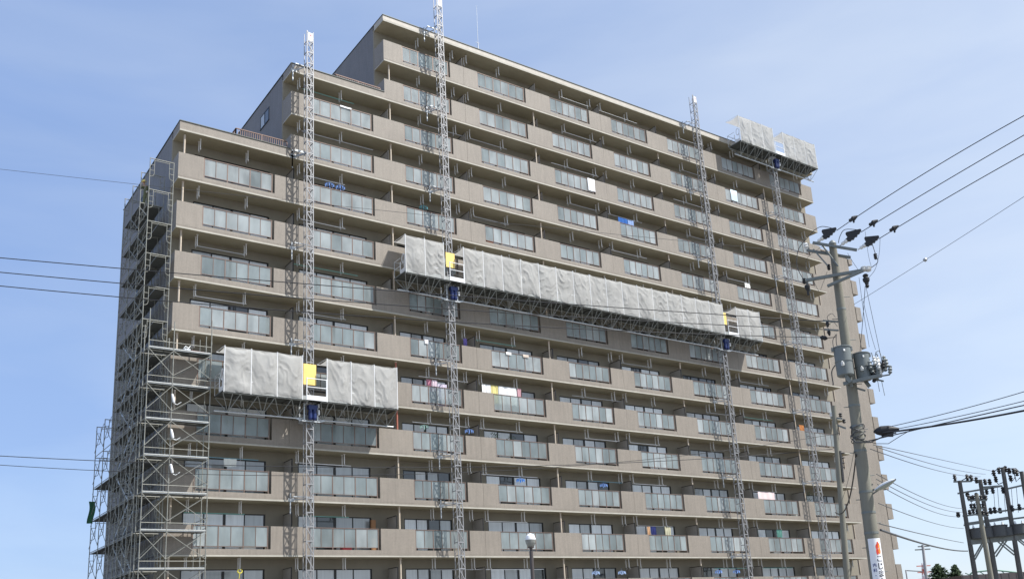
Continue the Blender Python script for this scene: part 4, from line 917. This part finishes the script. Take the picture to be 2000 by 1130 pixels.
# jumper leads on the pole
def lead(pts, r=0.011, back=-0.16, mt=None):
    m = MB(); P_ = [up_(*p)+hdir*back for p in pts]; sm_ = []
    for k in range(len(P_)-1):
        p0 = P_[max(k-1, 0)]; p1 = P_[k]; p2 = P_[k+1]; p3 = P_[min(k+2, len(P_)-1)]
        for q_ in range(5):
            t = q_/5; sm_.append(0.5*((2*p1)+(p2-p0)*t+(2*p0-5*p1+4*p2-p3)*t*t+(3*p1-p0-3*p2+p3)*t*t*t))
    sm_.append(P_[-1]); m.tube(sm_, r, 5); m.build("jumper_lead", mt or CABG, U)
lead([(1632, 451), (1606, 446), (1589, 455), (1581, 464), (1562, 487), (1557, 510), (1559, 528), (1571, 551)])
lead([(1680, 453), (1651, 452), (1641, 465), (1638, 478)]); lead([(1704, 481), (1711, 503), (1714, 516), (1697, 529)]); lead([(1719, 470), (1717, 500), (1709, 530), (1694, 548)], 0.006)
lead([(1690, 562), (1686, 620), (1680, 690)], 0.009); lead([(1678, 545), (1688, 620), (1698, 680)], 0.006); lead([(1686, 590), (1700, 650), (1710, 685)], 0.006); lead([(1692, 565), (1708, 640), (1722, 706)], 0.007)
lead([(1606, 485), (1575, 512), (1590, 552), (1600, 572)], 0.006); lead([(1616, 534), (1608, 556), (1603, 570)], 0.006)
lead([(1656, 498), (1668, 518), (1680, 535)], 0.006); lead([(1690, 456), (1696, 500), (1702, 525)], 0.005)
lead([(1620, 630), (1616, 622), (1625, 615), (1632, 622)], 0.008); lead([(1620, 646), (1615, 638), (1628, 632), (1636, 640)], 0.008); lead([(1634, 655), (1627, 668), (1630, 690), (1626, 682)], 0.010); lead([(1634, 655), (1634, 672), (1638, 684)], 0.012)
lead([(1632, 715), (1625, 728), (1628, 752), (1627, 752)], 0.016)
# short arms with sleeves on the left of the pole
for (x0, y0, x1, y1) in ((1607, 626, 1637, 628), (1610, 643, 1638, 645)):
    o = arm(up_(x0, y0), up_(x1, y1), 0.045, 0); m = MB(); m.lathe(up_(x0+8, y0+2), (0.15, 0, -1), [(0, .03), (.05, .055), (.12, .035), (.16, .02)], 8); m.build("insulator", RUBBER, o)
m = MB(); m.lathe(up_(1602, 658), up_(1616, 661)-up_(1602, 658), [(0, .03), (.05, .07), (.10, .06), (.15, .07), (.21, .02)], 8); m.tube([up_(1614, 660), up_(1632, 658)], .012, 5); m.build("insulator", RUBBER, U)
m = MB(); m.bar(up_(1648, 752)-hdir*.2, up_(1722, 736)-hdir*.2, 0.09); m.bar(up_(1648, 756)-hdir*.45, up_(1718, 741)-hdir*.5, 0.09); m.bar(up_(1655, 752), up_(1690, 764)-hdir*.1, 0.05); m.bar(up_(1660, 735)-hdir*.3, up_(1664, 758)-hdir*.2, .07)
m.build("transformer_bracket", ARM, U)
def transformer(px, py0, py1, d, label, back):
    p0 = up_(px+4, py1)+hdir*back; p1 = up_(px-2, py0)+hdir*back; ax = Vector((0, 0, 1)); h = p1.z-p0.z; r_ = d/2
    t = thing("transformer", label, "transformer", tuple(p0), "pole mounted transformers")
    m = MB(); m.lathe(p0, ax, [(0, r_*.8), (.03, r_*.96), (h*.46, r_*.97), (h*.465, r_*1.03), (h*.49, r_*1.03), (h*.495, r_*.97), (h*.93, r_*.97), (h*.935, r_*1.06), (h*.965, r_*1.06), (h*.985, r_*.85), (h, r_*.2)], 24); m.build("tank", TRANS, t)
    m = MB()
    for k in (-1, 1): m.bar(p0+rt0*(k*r_*1.0)+Vector((0, 0, h*.9)), p0+rt0*(k*r_*1.22)+Vector((0, 0, h*.9)), .07, .12)
    m.build("lug", TRANS, t)
    for k in (-0.15,):
        m = MB(); q_ = p0+rt0*(k*r_)-hdir*(r_*0.90)+Vector((0, 0, h*.30)); m.lathe(q_, (0.1*k, -0.2, 0.55) if False else (-hdir*0.7+Vector((0, 0, 0.7))), [(0, .03), (.03, .05), (.05, .035), (.08, .05), (.10, .035), (.14, .02)], 8); m.build("bushing", PORC, t)
    m = MB(); q_ = p0+RTP*(r_*.25)-hdir*(r_*0.98)+Vector((0, 0, h*.80)); m.box(q_.x-.035, q_.x+.035, q_.y-.01, q_.y+.01, q_.z-.03, q_.z+.03); m.build("rating_plate", PORC, t)
    m = MB(); m.bar(p0-hdir*(r_*.5)+Vector((0, 0, -.02)), p0-hdir*(r_*.5)+RTP*.1+Vector((0, 0, -.22)), .07, .10); m.bar(p0-hdir*(r_*.9)+Vector((0, 0, h*.24)), p0-hdir*(r_*.7)+Vector((0, 0, -.05)), .03); m.build("mounting_foot", ARM, t)
    return t
transformer(1649, 683, 741, 0.48, "pale grey cylinder transformer in front of the utility pole shaft", -0.42)
transformer(1685, 687, 742, 0.44, "darker grey cylinder transformer on the right side of the utility pole", 0.05)
# bushings and fuse holders right of the transformers
cl = thing("fuse_cluster", "cluster of white porcelain fuse holders right of the transformers", "fuse holders", tuple(up_(1718, 740)))
for k, (x, y, c) in enumerate(((1699, 716, 0), (1705, 731, 0), (1709, 719, 0), (1713, 726, 1), (1719, 727, 0), (1721, 719, 0), (1731, 712, 1), (1728, 718, 0), (1715, 705, 1), (1706, 741, 0), (1703, 722, 0), (1712, 735, 0), (1716, 716, 1), (1724, 712, 1), (1727, 703, 0), (1737, 724, 1), (1708, 706, 1), (1700, 730, 0))):
    m = MB(); q_ = up_(x, y)+hdir*(-0.2+0.1*(k % 3)); m.lathe(q_-Vector((0, 0, .12)), (0.25*(k % 2), 0, 1), [(0, .035), (.04, .06), (.08, .035), (.12, .065), (.17, .04), (.21, .055), (.25, .02)], 8); m.build("fuse_holder", (PORC, TRANS, ARM, RUBBER)[(k*3) % 4 if k % 5 else 1], cl)
m = MB(); m.bar(up_(1721, 734), up_(1738, 731), .035); m.bar(up_(1738, 731), up_(1739, 716), .03); m.bar(up_(1700, 738), up_(1726, 744), .04); m.bar(up_(1697, 700), up_(1702, 738), .03); m.bar(up_(1712, 690), up_(1722, 716), .02); m.bar(up_(1702, 688), up_(1714, 730), .018)
m.tube([up_(1700, 712), up_(1706, 700), up_(1716, 704), up_(1726, 712)], .012, 5); m.tube([up_(1694, 722), up_(1704, 712), up_(1712, 722), up_(1722, 726)], .012, 5); m.bar(up_(1700, 726), up_(1728, 722), .03); m.tube([up_(1708, 700), up_(1711, 687), up_(1717, 684), up_(1720, 692), up_(1723, 708)], .012, 5)
for a, b in (((1698, 748), (1697, 758)), ((1714, 742), (1718, 764)), ((1722, 744), (1728, 772))): m.tube([up_(*a), up_(*b)], .008, 5)
m.build("bracket", ARM, cl)
# street light
t = thing("street_light", "white street light head on a short bracket, on the right of the utility pole", "street light", tuple(up_(1707, 958)))
a = up_(1710, 958)-hdir*0.05; b = up_(1749, 939)-hdir*0.35; d = (b-a); L = d.length; d.normalize(); sdn = d.cross(Vector((0, 0, 1))).normalized(); upn = sdn.cross(d).normalized()
m = MB()
def shell(u, v):
    wd = 0.115*math.sin(math.pi*(0.10+0.86*u))**0.5; ang = math.pi*v
    return a+d*(L*u)+sdn*(wd*math.cos(ang))+upn*(0.085*math.sin(math.pi*(0.08+0.88*u))**0.5*math.sin(ang))
m.grid(shell, 12, 8); m.build("housing", WHITEP, t)
m = MB(); m.grid(lambda u, v: a+d*(L*(0.04+0.93*u))+sdn*(0.105*math.sin(math.pi*(0.12+0.82*u))**0.5*math.cos(math.pi*v))-upn*(0.07*math.sin(math.pi*(0.1+0.85*u))*math.sin(math.pi*v)), 12, 8); m.build("lens", mat("lamp_lens", (0.36, 0.39, 0.34), 0.25), t)
m = MB(); m.tube([up_(1701, 962), up_(1706, 955), a+d*0.05], .03, 6); m.tube([up_(1701, 966), a+d*0.1-upn*0.02], .022, 6); m.tube([up_(1700, 952), up_(1704, 944)], .02, 5); m.build("bracket", ARM, t)
# pole sign with lettering
def shaft_r(t_):
    pr = ((0, .208), (.35, .183), (.7, .140), (1.0, .106))
    for (a_, ra), (b_, rb) in zip(pr, pr[1:]):
        if t_ <= b_: return ra+(rb-ra)*(t_-a_)/(b_-a_)
    return .106
def pole_pt(zq, ang, off):
    t_ = zq/dirp.z; q_ = base+dirp*t_; rr = shaft_r(t_/L_)+off
    return q_+RTP*(rr*math.sin(ang))-hdir*(rr*math.cos(ang))
zs1 = up_(1711, 1051).z; zs0 = zs1-2.0
sg = thing("pole_sign", "white wraparound sign with a red flower emblem and Japanese lettering on the utility pole", "sign", tuple(pole_pt(zs0, 0.3, 0.02)))
m = MB(); m.grid(lambda u, v: pole_pt(zs0+(zs1-zs0)*v, -0.62+1.95*u, 0.016), 14, 8); m.build("panel", mat("sign_white", (0.86, 0.86, 0.88), 0.4), sg)
def wrap_text(txt, size, ang, z, mt, name, bold=0.0):
    cu = bpy.data.curves.new("lettering_curve", 'FONT'); cu.body = txt; cu.size = size; cu.align_x = 'CENTER'; cu.offset = bold; cu.resolution_u = 2
    ob = bpy.data.objects.new("lettering_curve", cu); COL.objects.link(ob); dg = bpy.context.evaluated_depsgraph_get(); me = bpy.data.meshes.new_from_object(ob.evaluated_get(dg)); bpy.data.objects.remove(ob)
    b_ = MB(); vs = [pole_pt(z+v.co.y, ang+v.co.x/0.20, 0.020) for v in me.vertices]; b_.add(vs, [tuple(p.vertices) for p in me.polygons]); return b_
INK = mat("sign_ink", (0.02, 0.02, 0.03), 0.5); BLUEI = mat("sign_blue_ink", (0.04, 0.06, 0.22), 0.5); REDI = mat("emblem_red", (0.75, 0.06, 0.03), 0.5); ORI = mat("emblem_orange", (0.85, 0.25, 0.03), 0.5)
tb = MB(); zc_ = zs1-0.62
for ch in "こじまクリニック":
    if zc_ < zs0+0.05: break
    b_ = wrap_text(ch, 0.20, 0.62, zc_, INK, "x", 0.004); tb.add(b_.v, b_.f); zc_ -= 0.20
tb.build("lettering", INK, sg)
tb = MB(); zc_ = zs1-0.75
for ch in "内科・外科・小児科":
    if zc_ < zs0+0.05: break
    b_ = wrap_text(ch, 0.10, -0.12, zc_, BLUEI, "x", 0.002); tb.add(b_.v, b_.f); zc_ -= 0.14
tb.build("lettering", BLUEI, sg)
m = MB()
for k, (cx, cz, rx, rz) in enumerate(((-.16, .05, .16, .075), (.16, .075, .16, .075), (-.15, -.08, .18, .085), (.17, -.06, .18, .085), (0.0, .14, .12, .05))):
    m.add([pole_pt(zs1-0.28+cz+rz*math.sin(a_), 0.62+cx+rx*math.cos(a_), 0.019+0.0006*k) for a_ in [q_*math.pi/8 for q_ in range(16)]], [tuple(range(16))], k % 2)
m.build("emblem", [REDI, ORI], sg)

# thinner pole in front of the right corner
RS = 36.0
def us(px, py): return atrange(px, py, RS)
q0, q1 = us(1655, 1130), us(1628, 792); dv = (q1-q0).normalized(); b0 = q0-dv*(q0.z/dv.z)
t = thing("service_pole", "slim concrete pole left of the utility pole, in front of the right corner", "utility pole", tuple(b0))
m = MB(); m.lathe(b0, dv, [(0, .125), ((q1-b0).length, .085)], 14); m.build("shaft", CONC, t)
for (x0, y0, x1, y1) in ((1622, 815, 1645, 817), (1628, 827, 1652, 836)):
    m = MB(); m.bar(us(x0, y0), us(x1, y1), .06); o = m.build("crossarm", ARM, t)
    for xx in (x0+2, x1-3):
        m = MB(); m.lathe(us(xx, y0-1), (0, 0, 1), [(0, .03), (.04, .07), (.08, .04), (.12, .07), (.16, .02)], 8); m.build("insulator", PORC if xx < 1640 else RUBBER, o)
m = MB(); 
for yy in (884, 893, 903, 912): m.lathe(us(1641, yy), (1, -.3, 0), [(0, .04), (.10, .04), (.22, .005)], 6)
m.bar(us(1640, 880), us(1646, 940), .10, .08); m.build("terminal_box", RUBBER, t)

# ------------------------------------------------------------------ wires
def cable(label, pts, rhoA, rhoB, r, mt=None, group="overhead wires", cat="cable", name="cable"):
    """a hanging wire: its two ends stand at ranges rhoA and rhoB; the parabola passes through the sighted middle"""
    A = atrange(pts[0][0], pts[0][1], rhoA); Bp = atrange(pts[-1][0], pts[-1][1], rhoB); n = Vector((Bp.y-A.y, A.x-Bp.x, 0)).normalized()
    d = ray(*pts[len(pts)//2]); k = n.dot(A-CAMP)/n.dot(d); Mp = CAMP+d*k
    L = Vector((Bp.x-A.x, Bp.y-A.y, 0)); t = max(0.08, min(0.92, (Vector((Mp.x-A.x, Mp.y-A.y, 0))).dot(L)/L.length_squared))
    sag = (Mp.z-(A.z+(Bp.z-A.z)*t))/(t*(1-t))
    m = MB(); N = 40; m.tube([A.lerp(Bp, q_/N)+Vector((0, 0, sag*(q_/N)*(1-q_/N))) for q_ in range(N+1)], r, 5)
    o = m.build(name, mt or RUBBER); tag(o, label, cat, group); return o
for k, (ya, y2, ym, ye) in enumerate(((486, 524, 612, 627), (513, 553, 640, 643), (539, 580, 660, 659))):
    cable("%s of three black wires crossing the left sky above mid height" % ("topmost", "middle", "lowest")[k], [(-190, ya), (235 if k == 0 else 235, y2), (1607, ye)], 27, RH, 0.013)
cable("faint thin wire meeting the roofline at the far left", [(-190, 309), (395, 366), (1000, 437), (1578, 494)], 30, RH, 0.006, CABG)
cable("upper of two wires low in the left sky", [(-190, 878), (600, 911), (1626, 876)], 30, RS, 0.011); cable("lower of two wires low in the left sky", [(-190, 893), (600, 928), (1640, 845)], 30, RS, 0.009)
sleeve_pts = ((1667, 433), (1706, 441), (1746, 452))
for k, (e, pe) in enumerate((((1634, 450), (2400, 23)), ((1682, 453), (2400, 42)), ((1717, 466), (2400, 90)))):
    mid = ((2000, 226), (2000, 264), (2000, 301))[k]
    o = cable("%s of three thick wires rising to the upper right from black sleeves" % ("topmost", "middle", "lowest")[k], [e, mid, pe], RH-0.16, 22, 0.012, group="high voltage wires")
    a = up_(*sleeve_pts[k])-hdir*0.25; dd = (up_(*mid)-up_(*sleeve_pts[k])).normalized(); m = MB(); m.lathe(a-dd*.14, dd, [(0, .02), (.03, .06), (.08, .05), (.14, .085), (.22, .05), (.28, .02)], 8); m.bar(a, a+Vector((0, 0, -.13)), .04); m.build("wire_sleeve", RUBBER, o)
o = cable("thin wire with a small ball rising from the pole to the right edge", [(1668, 594), (1808, 507), (2400, 118)], RH, 22, 0.006, CABG); 
p = atrange(1807, 507, 26.7); m = MB(); m.lathe(p-Vector((0, 0, .06)), (0, 0, 1), [(0, .01), (.03, .05), (.06, .06), (.09, .05), (.12, .01)], 10); m.build("ball", STEEL, o)
for k, (a, md, e, r_, lb) in enumerate((((1722, 836), (1850, 806), (2300, 665), .010, "upper thin wire running from the pole to the right edge at mid height"), ((1735, 840), (1870, 813), (2300, 700), .010, "lower thin wire beside the thick bundle at the right edge"),
        ((1712, 846), (1880, 823), (2300, 733), .026, "thick black bundled cable running to the right edge"), ((1690, 862), (1800, 836), (2300, 727), .015, "black cable hugging the underside of the thick bundle"))):
    cable(lb, [a, md, e], RH-.1, 24, r_, group="low voltage cables")
m = MB(); a = up_(1706, 844)-hdir*.1; b = up_(1756, 838)-hdir*.1; d = (b-a).normalized(); L = (b-a).length
m.lathe(a, d, [(0, .02), (L*.12, .09), (L*.3, .14), (L*.62, .13), (L*.85, .07), (L, .03)], 12); m.bar(a+d*L*.3-Vector((0, 0, .08)), a+d*L*.75-Vector((0, 0, .12)), .08, .16)
tag(m.build("splice_box", RUBBER), "black wedge shaped cable box hung beside the utility pole", "cable box")
m = MB()
for k in range(7):
    yy = 833+k*4.6; xx = 1626+88*(yy-478)/652; q_ = up_(xx, yy); pts = []
    for s_ in range(25):
        an = s_*2*math.pi/24; rr = .20+.02*math.sin(3*an+k); pts.append(q_+rt0*rr*math.cos(an)-hdir*rr*math.sin(an)+Vector((0, 0, .05*math.sin(2*an+k*1.7))))
    m.tube(pts, .014, 5)
m.tube([up_(1666, 858)-hdir*.2, up_(1672, 866)-hdir*.25, up_(1700, 866)-hdir*.25, up_(1735, 850)-hdir*.2, up_(1750, 846)-hdir*.1], .02, 6)
m.tube([up_(1690, 862)-hdir*.22, up_(1712, 868)-hdir*.2, up_(1735, 868)-hdir*.2, up_(1760, 852)-hdir*.2, up_(1785, 838)-hdir*.2], .010, 6)
tag(m.build("cable_loops", CABG), "coils of grey cable wound round the utility pole", "cable")
cable("black twisted cable sagging from the utility pole to the slim pole", [(1672, 885), (1662, 960), (1632, 1000)], RH-.25, RS-.2, .022, group="low voltage cables")
cable("thin grey lead beside the twisted cable between the two poles", [(1668, 880), (1650, 960), (1640, 985)], RH-.25, RS-.2, .007, CABG, group="low voltage cables")
# wires from the utility pole to the distant pole frame
DS = 66.0
far = [((1706, 868), (1815, 892), (1937, 919)), ((1712, 872), (1815, 904), (1925, 925)), ((1700, 876), (1815, 914), (1915, 930)), ((1712, 925), (1790, 965), (1881, 992)), ((1712, 935), (1790, 975), (1881, 999)), ((1714, 945), (1790, 985), (1874, 1008)),
       ((1716, 982), (1790, 1010), (1882, 1031)), ((1718, 1022), (1800, 1042), (1882, 1059)), ((1720, 1034), (1800, 1060), (1890, 1075))]
nm = ("top", "second", "third", "fourth", "fifth", "sixth", "seventh", "eighth", "lowest and thickest")
for k, (a, md, e) in enumerate(far): cable("%s of nine wires descending from the utility pole to the far pole frame" % nm[k], [a, md, e], RH, DS, 0.034 if k == 8 else 0.012 if k < 7 else .016, CABG, group="wires to the far pole frame")

# ------------------------------------------------------------------ distant pole frame with transformers
def ud(px, py, dr=0): return atrange(px, py, DS+dr)
t = thing("pole_structure", "row of tall poles joined by beams carrying transformers at the far right", "pole frame", tuple(Vector((ud(1930, 1130).x, ud(1930, 1130).y, 0))))
def dpole(pt_, pb_, r0, r1, parent, dr=0):
    a = ud(*pt_, dr); b = ud(*pb_, dr); d = (a-b).normalized(); b = b-d*(b.z/d.z); m = MB(); m.tube([b, b.lerp(a, .5), a], r0, 10, 0, r1); return m.build("pole", CONCD, parent)
CONCD = mat("weathered_concrete", (0.10, 0.098, 0.095), 0.9, var=0.2, scale=1.5)
for pt_, pb_ in (((1874, 938), (1906, 1130)), ((1914, 936), (1946, 1130)), ((1958, 912), (1994, 1130)), ((1995, 920), (2032, 1130))): dpole(pt_, pb_, .17, .12, t)
def beam(a, b, w_=.12): m = MB(); m.bar(ud(*a), ud(*b), w_); return m.build("beam", ARM, t)
for a, b in (((1862, 940), (1898, 939)), ((1870, 963), (1958, 948)), ((1962, 955), (2010, 944)), ((1914, 951), (1956, 948)), ((1880, 1007), (1966, 996)), ((1966, 996), (2010, 991)), ((1882, 1025), (1970, 1012)), ((1972, 1013), (2012, 1008)), ((1883, 1022), (1972, 1009))): beam(a, b, .10)
m = MB(); m.bar(ud(1896, 1058), ud(2010, 1046), .22, .30); m.bar(ud(1898, 1055, 1.2), ud(2012, 1043, 1.2), .2, .26); m.build("platform_beam", ARM, t)
m = MB()
for a, b in (((1904, 1092), (1922, 1060)), ((1903, 1086), (1918, 1060)), ((1945, 1086), (1968, 1052)), ((1941, 1082), (1962, 1053)), ((1948, 1056), (1981, 1083)), ((1955, 1055), (1985, 1080)), ((1986, 1052), (2008, 1070)), ((1990, 1051), (2010, 1066))): m.bar(ud(*a), ud(*b), .09)
m.build("brace", ARM, t)
m = MB()
for (x, y) in ((1866, 935), (1890, 935), (1898, 936), (1908, 940), (1925, 943), (1934, 943), (1942, 926), (1952, 922), (1965, 918), (1972, 921), (1981, 922), (1987, 926), (1946, 938), (1975, 936), (1928, 962), (1940, 960), (1872, 1006), (1895, 1003), (1936, 1000), (1944, 999), (1954, 998), (1978, 995), (1992, 993), (1890, 966), (1898, 975), (1922, 978), (1908, 970), (1960, 960)):
    q_ = ud(x, y+3); dx = rng.uniform(-.7, .7); m.lathe(q_, (dx, dx*.5, 1), [(0, .05), (.06, .12), (.12, .06), (.18, .14), (.26, .07), (.34, .12), (.42, .03)], 7); m.build("insulator", RUBBER, t); m = MB()
m = MB()
for a, c_, b in (((1878, 938), (1892, 930), (1908, 941)), ((1936, 925), (1952, 912), (1968, 921)), ((1966, 915), (1984, 914), (1994, 924)), ((1942, 935), (1950, 945), (1962, 940)), ((1890, 968), (1900, 985), (1912, 975)), ((1980, 920), (1985, 940), (1992, 932)), ((1968, 922), (1976, 942), (1983, 930))): m.tube([ud(*a), ud(*c_), ud(*b)], .03, 5); m.build("jumper_lead", RUBBER, t); m = MB()
for x in (1940, 1948, 1960, 1975, 1985): m = MB(); m.tube([ud(x, 950), ud(x+4, 1000)], .015, 4); m.build("jumper_lead", RUBBER, t)
TD = mat("dark_transformer", (0.075, 0.08, 0.085), 0.6, var=0.15)
for k, (x, y0, y1, d) in enumerate(((1911, 1030, 1052, .85), (1931, 1027, 1050, .78), (1954, 1024, 1048, .95), (1971, 1028, 1046, .65), (1993, 1022, 1043, .85))):
    p0 = ud(x+1, y1); h = ud(x, y0).z-p0.z; r_ = d/2; m = MB()
    m.lathe(p0, (0, 0, 1), [(0, r_*.85), (.05, r_), (h*.9, r_), (h*.92, r_*1.08), (h*.97, r_*1.08), (h, r_*.6)], 12); m.bar(p0+rt0*r_+Vector((0, 0, h*.3)), p0+rt0*(r_*1.15)+Vector((0, 0, h*.3)), .3, h*.5)
    o = m.build("transformer", TD); tag(o, "dark transformer on the far pole frame, %s from the left" % ("first", "second", "third", "fourth", "fifth")[k], "transformer", "transformers on the far pole frame")
    m = MB()
    for s_ in (-.5, .5): m.lathe(p0+rt0*(s_*r_)+Vector((0, 0, h*.97)), (0, 0, 1), [(0, .05), (.05, .08), (.12, .05), (.22, .03)], 7)
    m.build("bushing", PORC, o)
t = thing("front_pole", "lighter pole with insulators standing in front of the far pole frame", "utility pole", tuple(Vector((ud(1938, 1130, -5).x, ud(1938, 1130, -5).y, 0))))
a = ud(1907, 964, -5); b = ud(1936, 1130, -5); d = (a-b).normalized(); b = b-d*(b.z/d.z); m = MB(); m.tube([b, a], .17, 10, 0, .11); m.build("shaft", CONC, t)
for a, b in (((1890, 976), (1928, 976)), ((1896, 993), (1922, 992)), ((1900, 1003), (1930, 1008))):
    m = MB(); m.bar(ud(*a, -5), ud(*b, -5), .09); o = m.build("crossarm", ARM, t); m = MB()
    for f_ in (.05, .3, .7, .95):
        q_ = ud(a[0]+(b[0]-a[0])*f_, a[1]+(b[1]-a[1])*f_-1, -5); m.lathe(q_, (0, 0, 1), [(0, .05), (.06, .11), (.12, .06), (.2, .11), (.28, .03)], 7)
    m.build("insulator", RUBBER, o)

# far poles, pylon, trees, roof, street lamp
def far_pole(px, py, rho, r, label, arms=()):
    a = atrange(px, py, rho); b = atrange(px+3, 1130, rho); m = MB(); m.tube([(b.x, b.y, 0), a], r, 8, 0, r*.7)
    o = m.build("distant_pole", mat("pale_far_pole_%d" % px, (0.42, 0.42, 0.44), 0.9)); tag(o, label, "utility pole")
    for (dx, dy, w_) in arms:
        q_ = atrange(px, py+dy, rho); m = MB(); m.bar(q_-rt0*(w_/2-dx), q_+rt0*(w_/2+dx), .12); m.build("crossarm", ARM, o)
far_pole(1802, 1063, 110, .20, "pale distant pole with two short crossarms beside the red pylon", ((0.1, 3, 1.2), (0, 9, 1.6)))
far_pole(1769, 1112, 95, .09, "short thin post low on the horizon left of the distant pole")
m = MB(); a = atrange(1769, 1113, 95); b = atrange(1802, 1115, 110); m.tube([a, b], .05, 5); tag(m.build("cable", CABG), "thin wire strung from the short post to the distant pole", "cable")
RW = [mat("pylon_red", (0.60, 0.22, 0.18), 0.8), mat("pylon_white", (0.72, 0.70, 0.70), 0.8)]
q_ = atrange(1808, 1130, 420); tz = atrange(1808, 1098, 420).z; t = thing("pylon", "red and white lattice pylon faint on the horizon", "pylon", (q_.x, q_.y, 0)); m = MB(); H = tz
for k in range(10):
    z0, z1 = H*k/10, H*(k+1)/10; w0, w1 = 2.2*(1-k/11.5), 2.2*(1-(k+1)/11.5)
    for sx in (-1, 1):
        for sy in (-1, 1): m.bar((q_.x+sx*w0, q_.y+sy*w0, z0), (q_.x+sx*w1, q_.y+sy*w1, z1), .35, mi=k % 2)
        m.bar((q_.x-w0, q_.y+sx*w0, z0), (q_.x+w1, q_.y+sx*w1, z1), .22, mi=k % 2); m.bar((q_.x+w0, q_.y+sx*w0, z0), (q_.x-w1, q_.y+sx*w1, z1), .22, mi=k % 2)
m.build("tower", RW, t); m = MB()
for k in (0.72, 0.84, 0.95): m.bar((q_.x-2.4, q_.y+1.5, H*k), (q_.x+2.4, q_.y-1.5, H*k), .4, mi=0)
m.build("crossarm", RW, t)
LEAF = mat("conifer_needles", (0.045, 0.075, 0.032), 0.9, var=0.4, scale=2.5); BARK = mat("bark", (0.09, 0.065, 0.045), 0.95)
def conifer(px, ptop_, rho, wdt, label, seed):
    q = random.Random(seed); a = atrange(px, ptop_, rho); t = thing("conifer_tree", label, "tree", (a.x, a.y, 0), "conifers on the horizon"); H = a.z
    m = MB(); m.tube([(a.x, a.y, 0), (a.x, a.y, H*.97)], .16, 8, 0, .02); m.build("trunk", BARK, t); m = MB()
    for k in range(420):
        f = q.random()**0.8; z_ = H*(0.3+0.7*f); rr = wdt*(1.03-f)**0.8*q.uniform(.55, 1.1); an = q.uniform(0, 6.283)
        d = Vector((math.cos(an), math.sin(an), -.15+.35*f)).normalized(); s_ = d.cross(Vector((0, 0, 1))).normalized(); nleaf = 5
        for j in range(nleaf):
            u0 = Vector((a.x, a.y, z_))+d*rr*(.15+.85*j/nleaf); ww = .16*(1.2-j/nleaf)*q.uniform(.6, 1.3)
            m.add([u0-s_*ww+Vector((0, 0, q.uniform(-.1, .1))), u0+d*rr*.3+Vector((0, 0, q.uniform(-.15, .1))), u0+s_*ww+Vector((0, 0, q.uniform(-.1, .1))), u0-d*.05+Vector((0, 0, .12))], [(0, 1, 2, 3)])
    m.build("crown", LEAF, t)
conifer(1830, 1102, 100, 3.2, "bushy conifer on the horizon right of the red pylon", 1); conifer(1864, 1103, 100, 2.2, "narrow conifer on the horizon beside the far pole frame", 2)
q_ = atrange(1990, 1117, 92); m = MB(); c_ = Vector((q_.x, q_.y, 0)); R1 = Matrix.Rotation(math.atan2(rt0.y, rt0.x), 3, 'Z')
m.box(-6, 8, -3, 3, 0, q_.z-.7); m.box(-6.4, 8.4, -3.4, 3.4, q_.z-.69, q_.z-.1, 1)
for k in range(24): m.box(-6.3+k*.62, -6.25+k*.62, -3.42, -3.401, q_.z-.68, q_.z-.12, 1)
m.v = [c_+R1 @ v for v in m.v]; o = m.build("low_building", [mat("low_wall", (0.30, 0.30, 0.29), 0.9), mat("dark_roof", (0.10, 0.085, 0.085), 0.8, var=0.1)]); tag(o, "low dark roofed building at the bottom right behind the poles", "building")
GM = mat("green_truss_paint", (0.22, 0.38, 0.28), 0.7); m = MB()
for k in range(9):
    x0 = 1885+k*14; f_ = abs(k-4)/4
    m.tube([atrange(x0, 1112+6*f_ if k else 1130, 96), atrange(x0+14, 1112+6*abs(k-3)/4, 96)], .07, 5); m.tube([atrange(x0, 1124, 96), atrange(x0+14, 1122, 96)], .06, 5); m.bar(atrange(x0, 1112+6*f_, 96), atrange(x0+14, 1124, 96), .08)
tag(m.build("green_truss", GM), "pale green steel truss above the low dark roof", "truss")

a = atrange(1036, 1052, 30.5)
t = thing("street_lamp", "globe street lamp with a white cap on a dark post before the facade", "street lamp", (a.x, a.y, 0)); r_ = 0.170
m = MB(); m.lathe(a, (0, 0, 1), [(-.02, r_), (.02, r_*.97), (.10, r_*.82), (.16, r_*.5), (.185, r_*.12), (.19, .001)], 20); m.build("cap", WHITEP, t)
lens = bpy.data.materials.new("globe_acrylic"); lens.use_nodes = True; lb = lens.node_tree.nodes["Principled BSDF"]; lb.inputs["Base Color"].default_value = (.42, .43, .40, 1); lb.inputs["Transmission Weight"].default_value = 0.55; lb.inputs["Roughness"].default_value = .25; lb.inputs["IOR"].default_value = 1.2
m = MB(); m.lathe(a, (0, 0, 1), [(-.235, r_*.55), (-.20, r_*.72), (-.12, r_*.93), (-.021, r_*.99)], 20); m.build("globe", lens, t)
PD = mat("dark_post_paint", (0.07, 0.058, 0.055), 0.5); m = MB(); m.lathe(a, (0, 0, 1), [(-.33, .045), (-.29, .05), (-.28, .10), (-.236, r_*.62)], 16); m.tube([(a.x, a.y, 0), (a.x, a.y, a.z-.38)], .068, 12, 0, .060); m.tube([(a.x, a.y, a.z-.38), (a.x, a.y, a.z-.30)], .03, 8); m.build("post", PD, t)
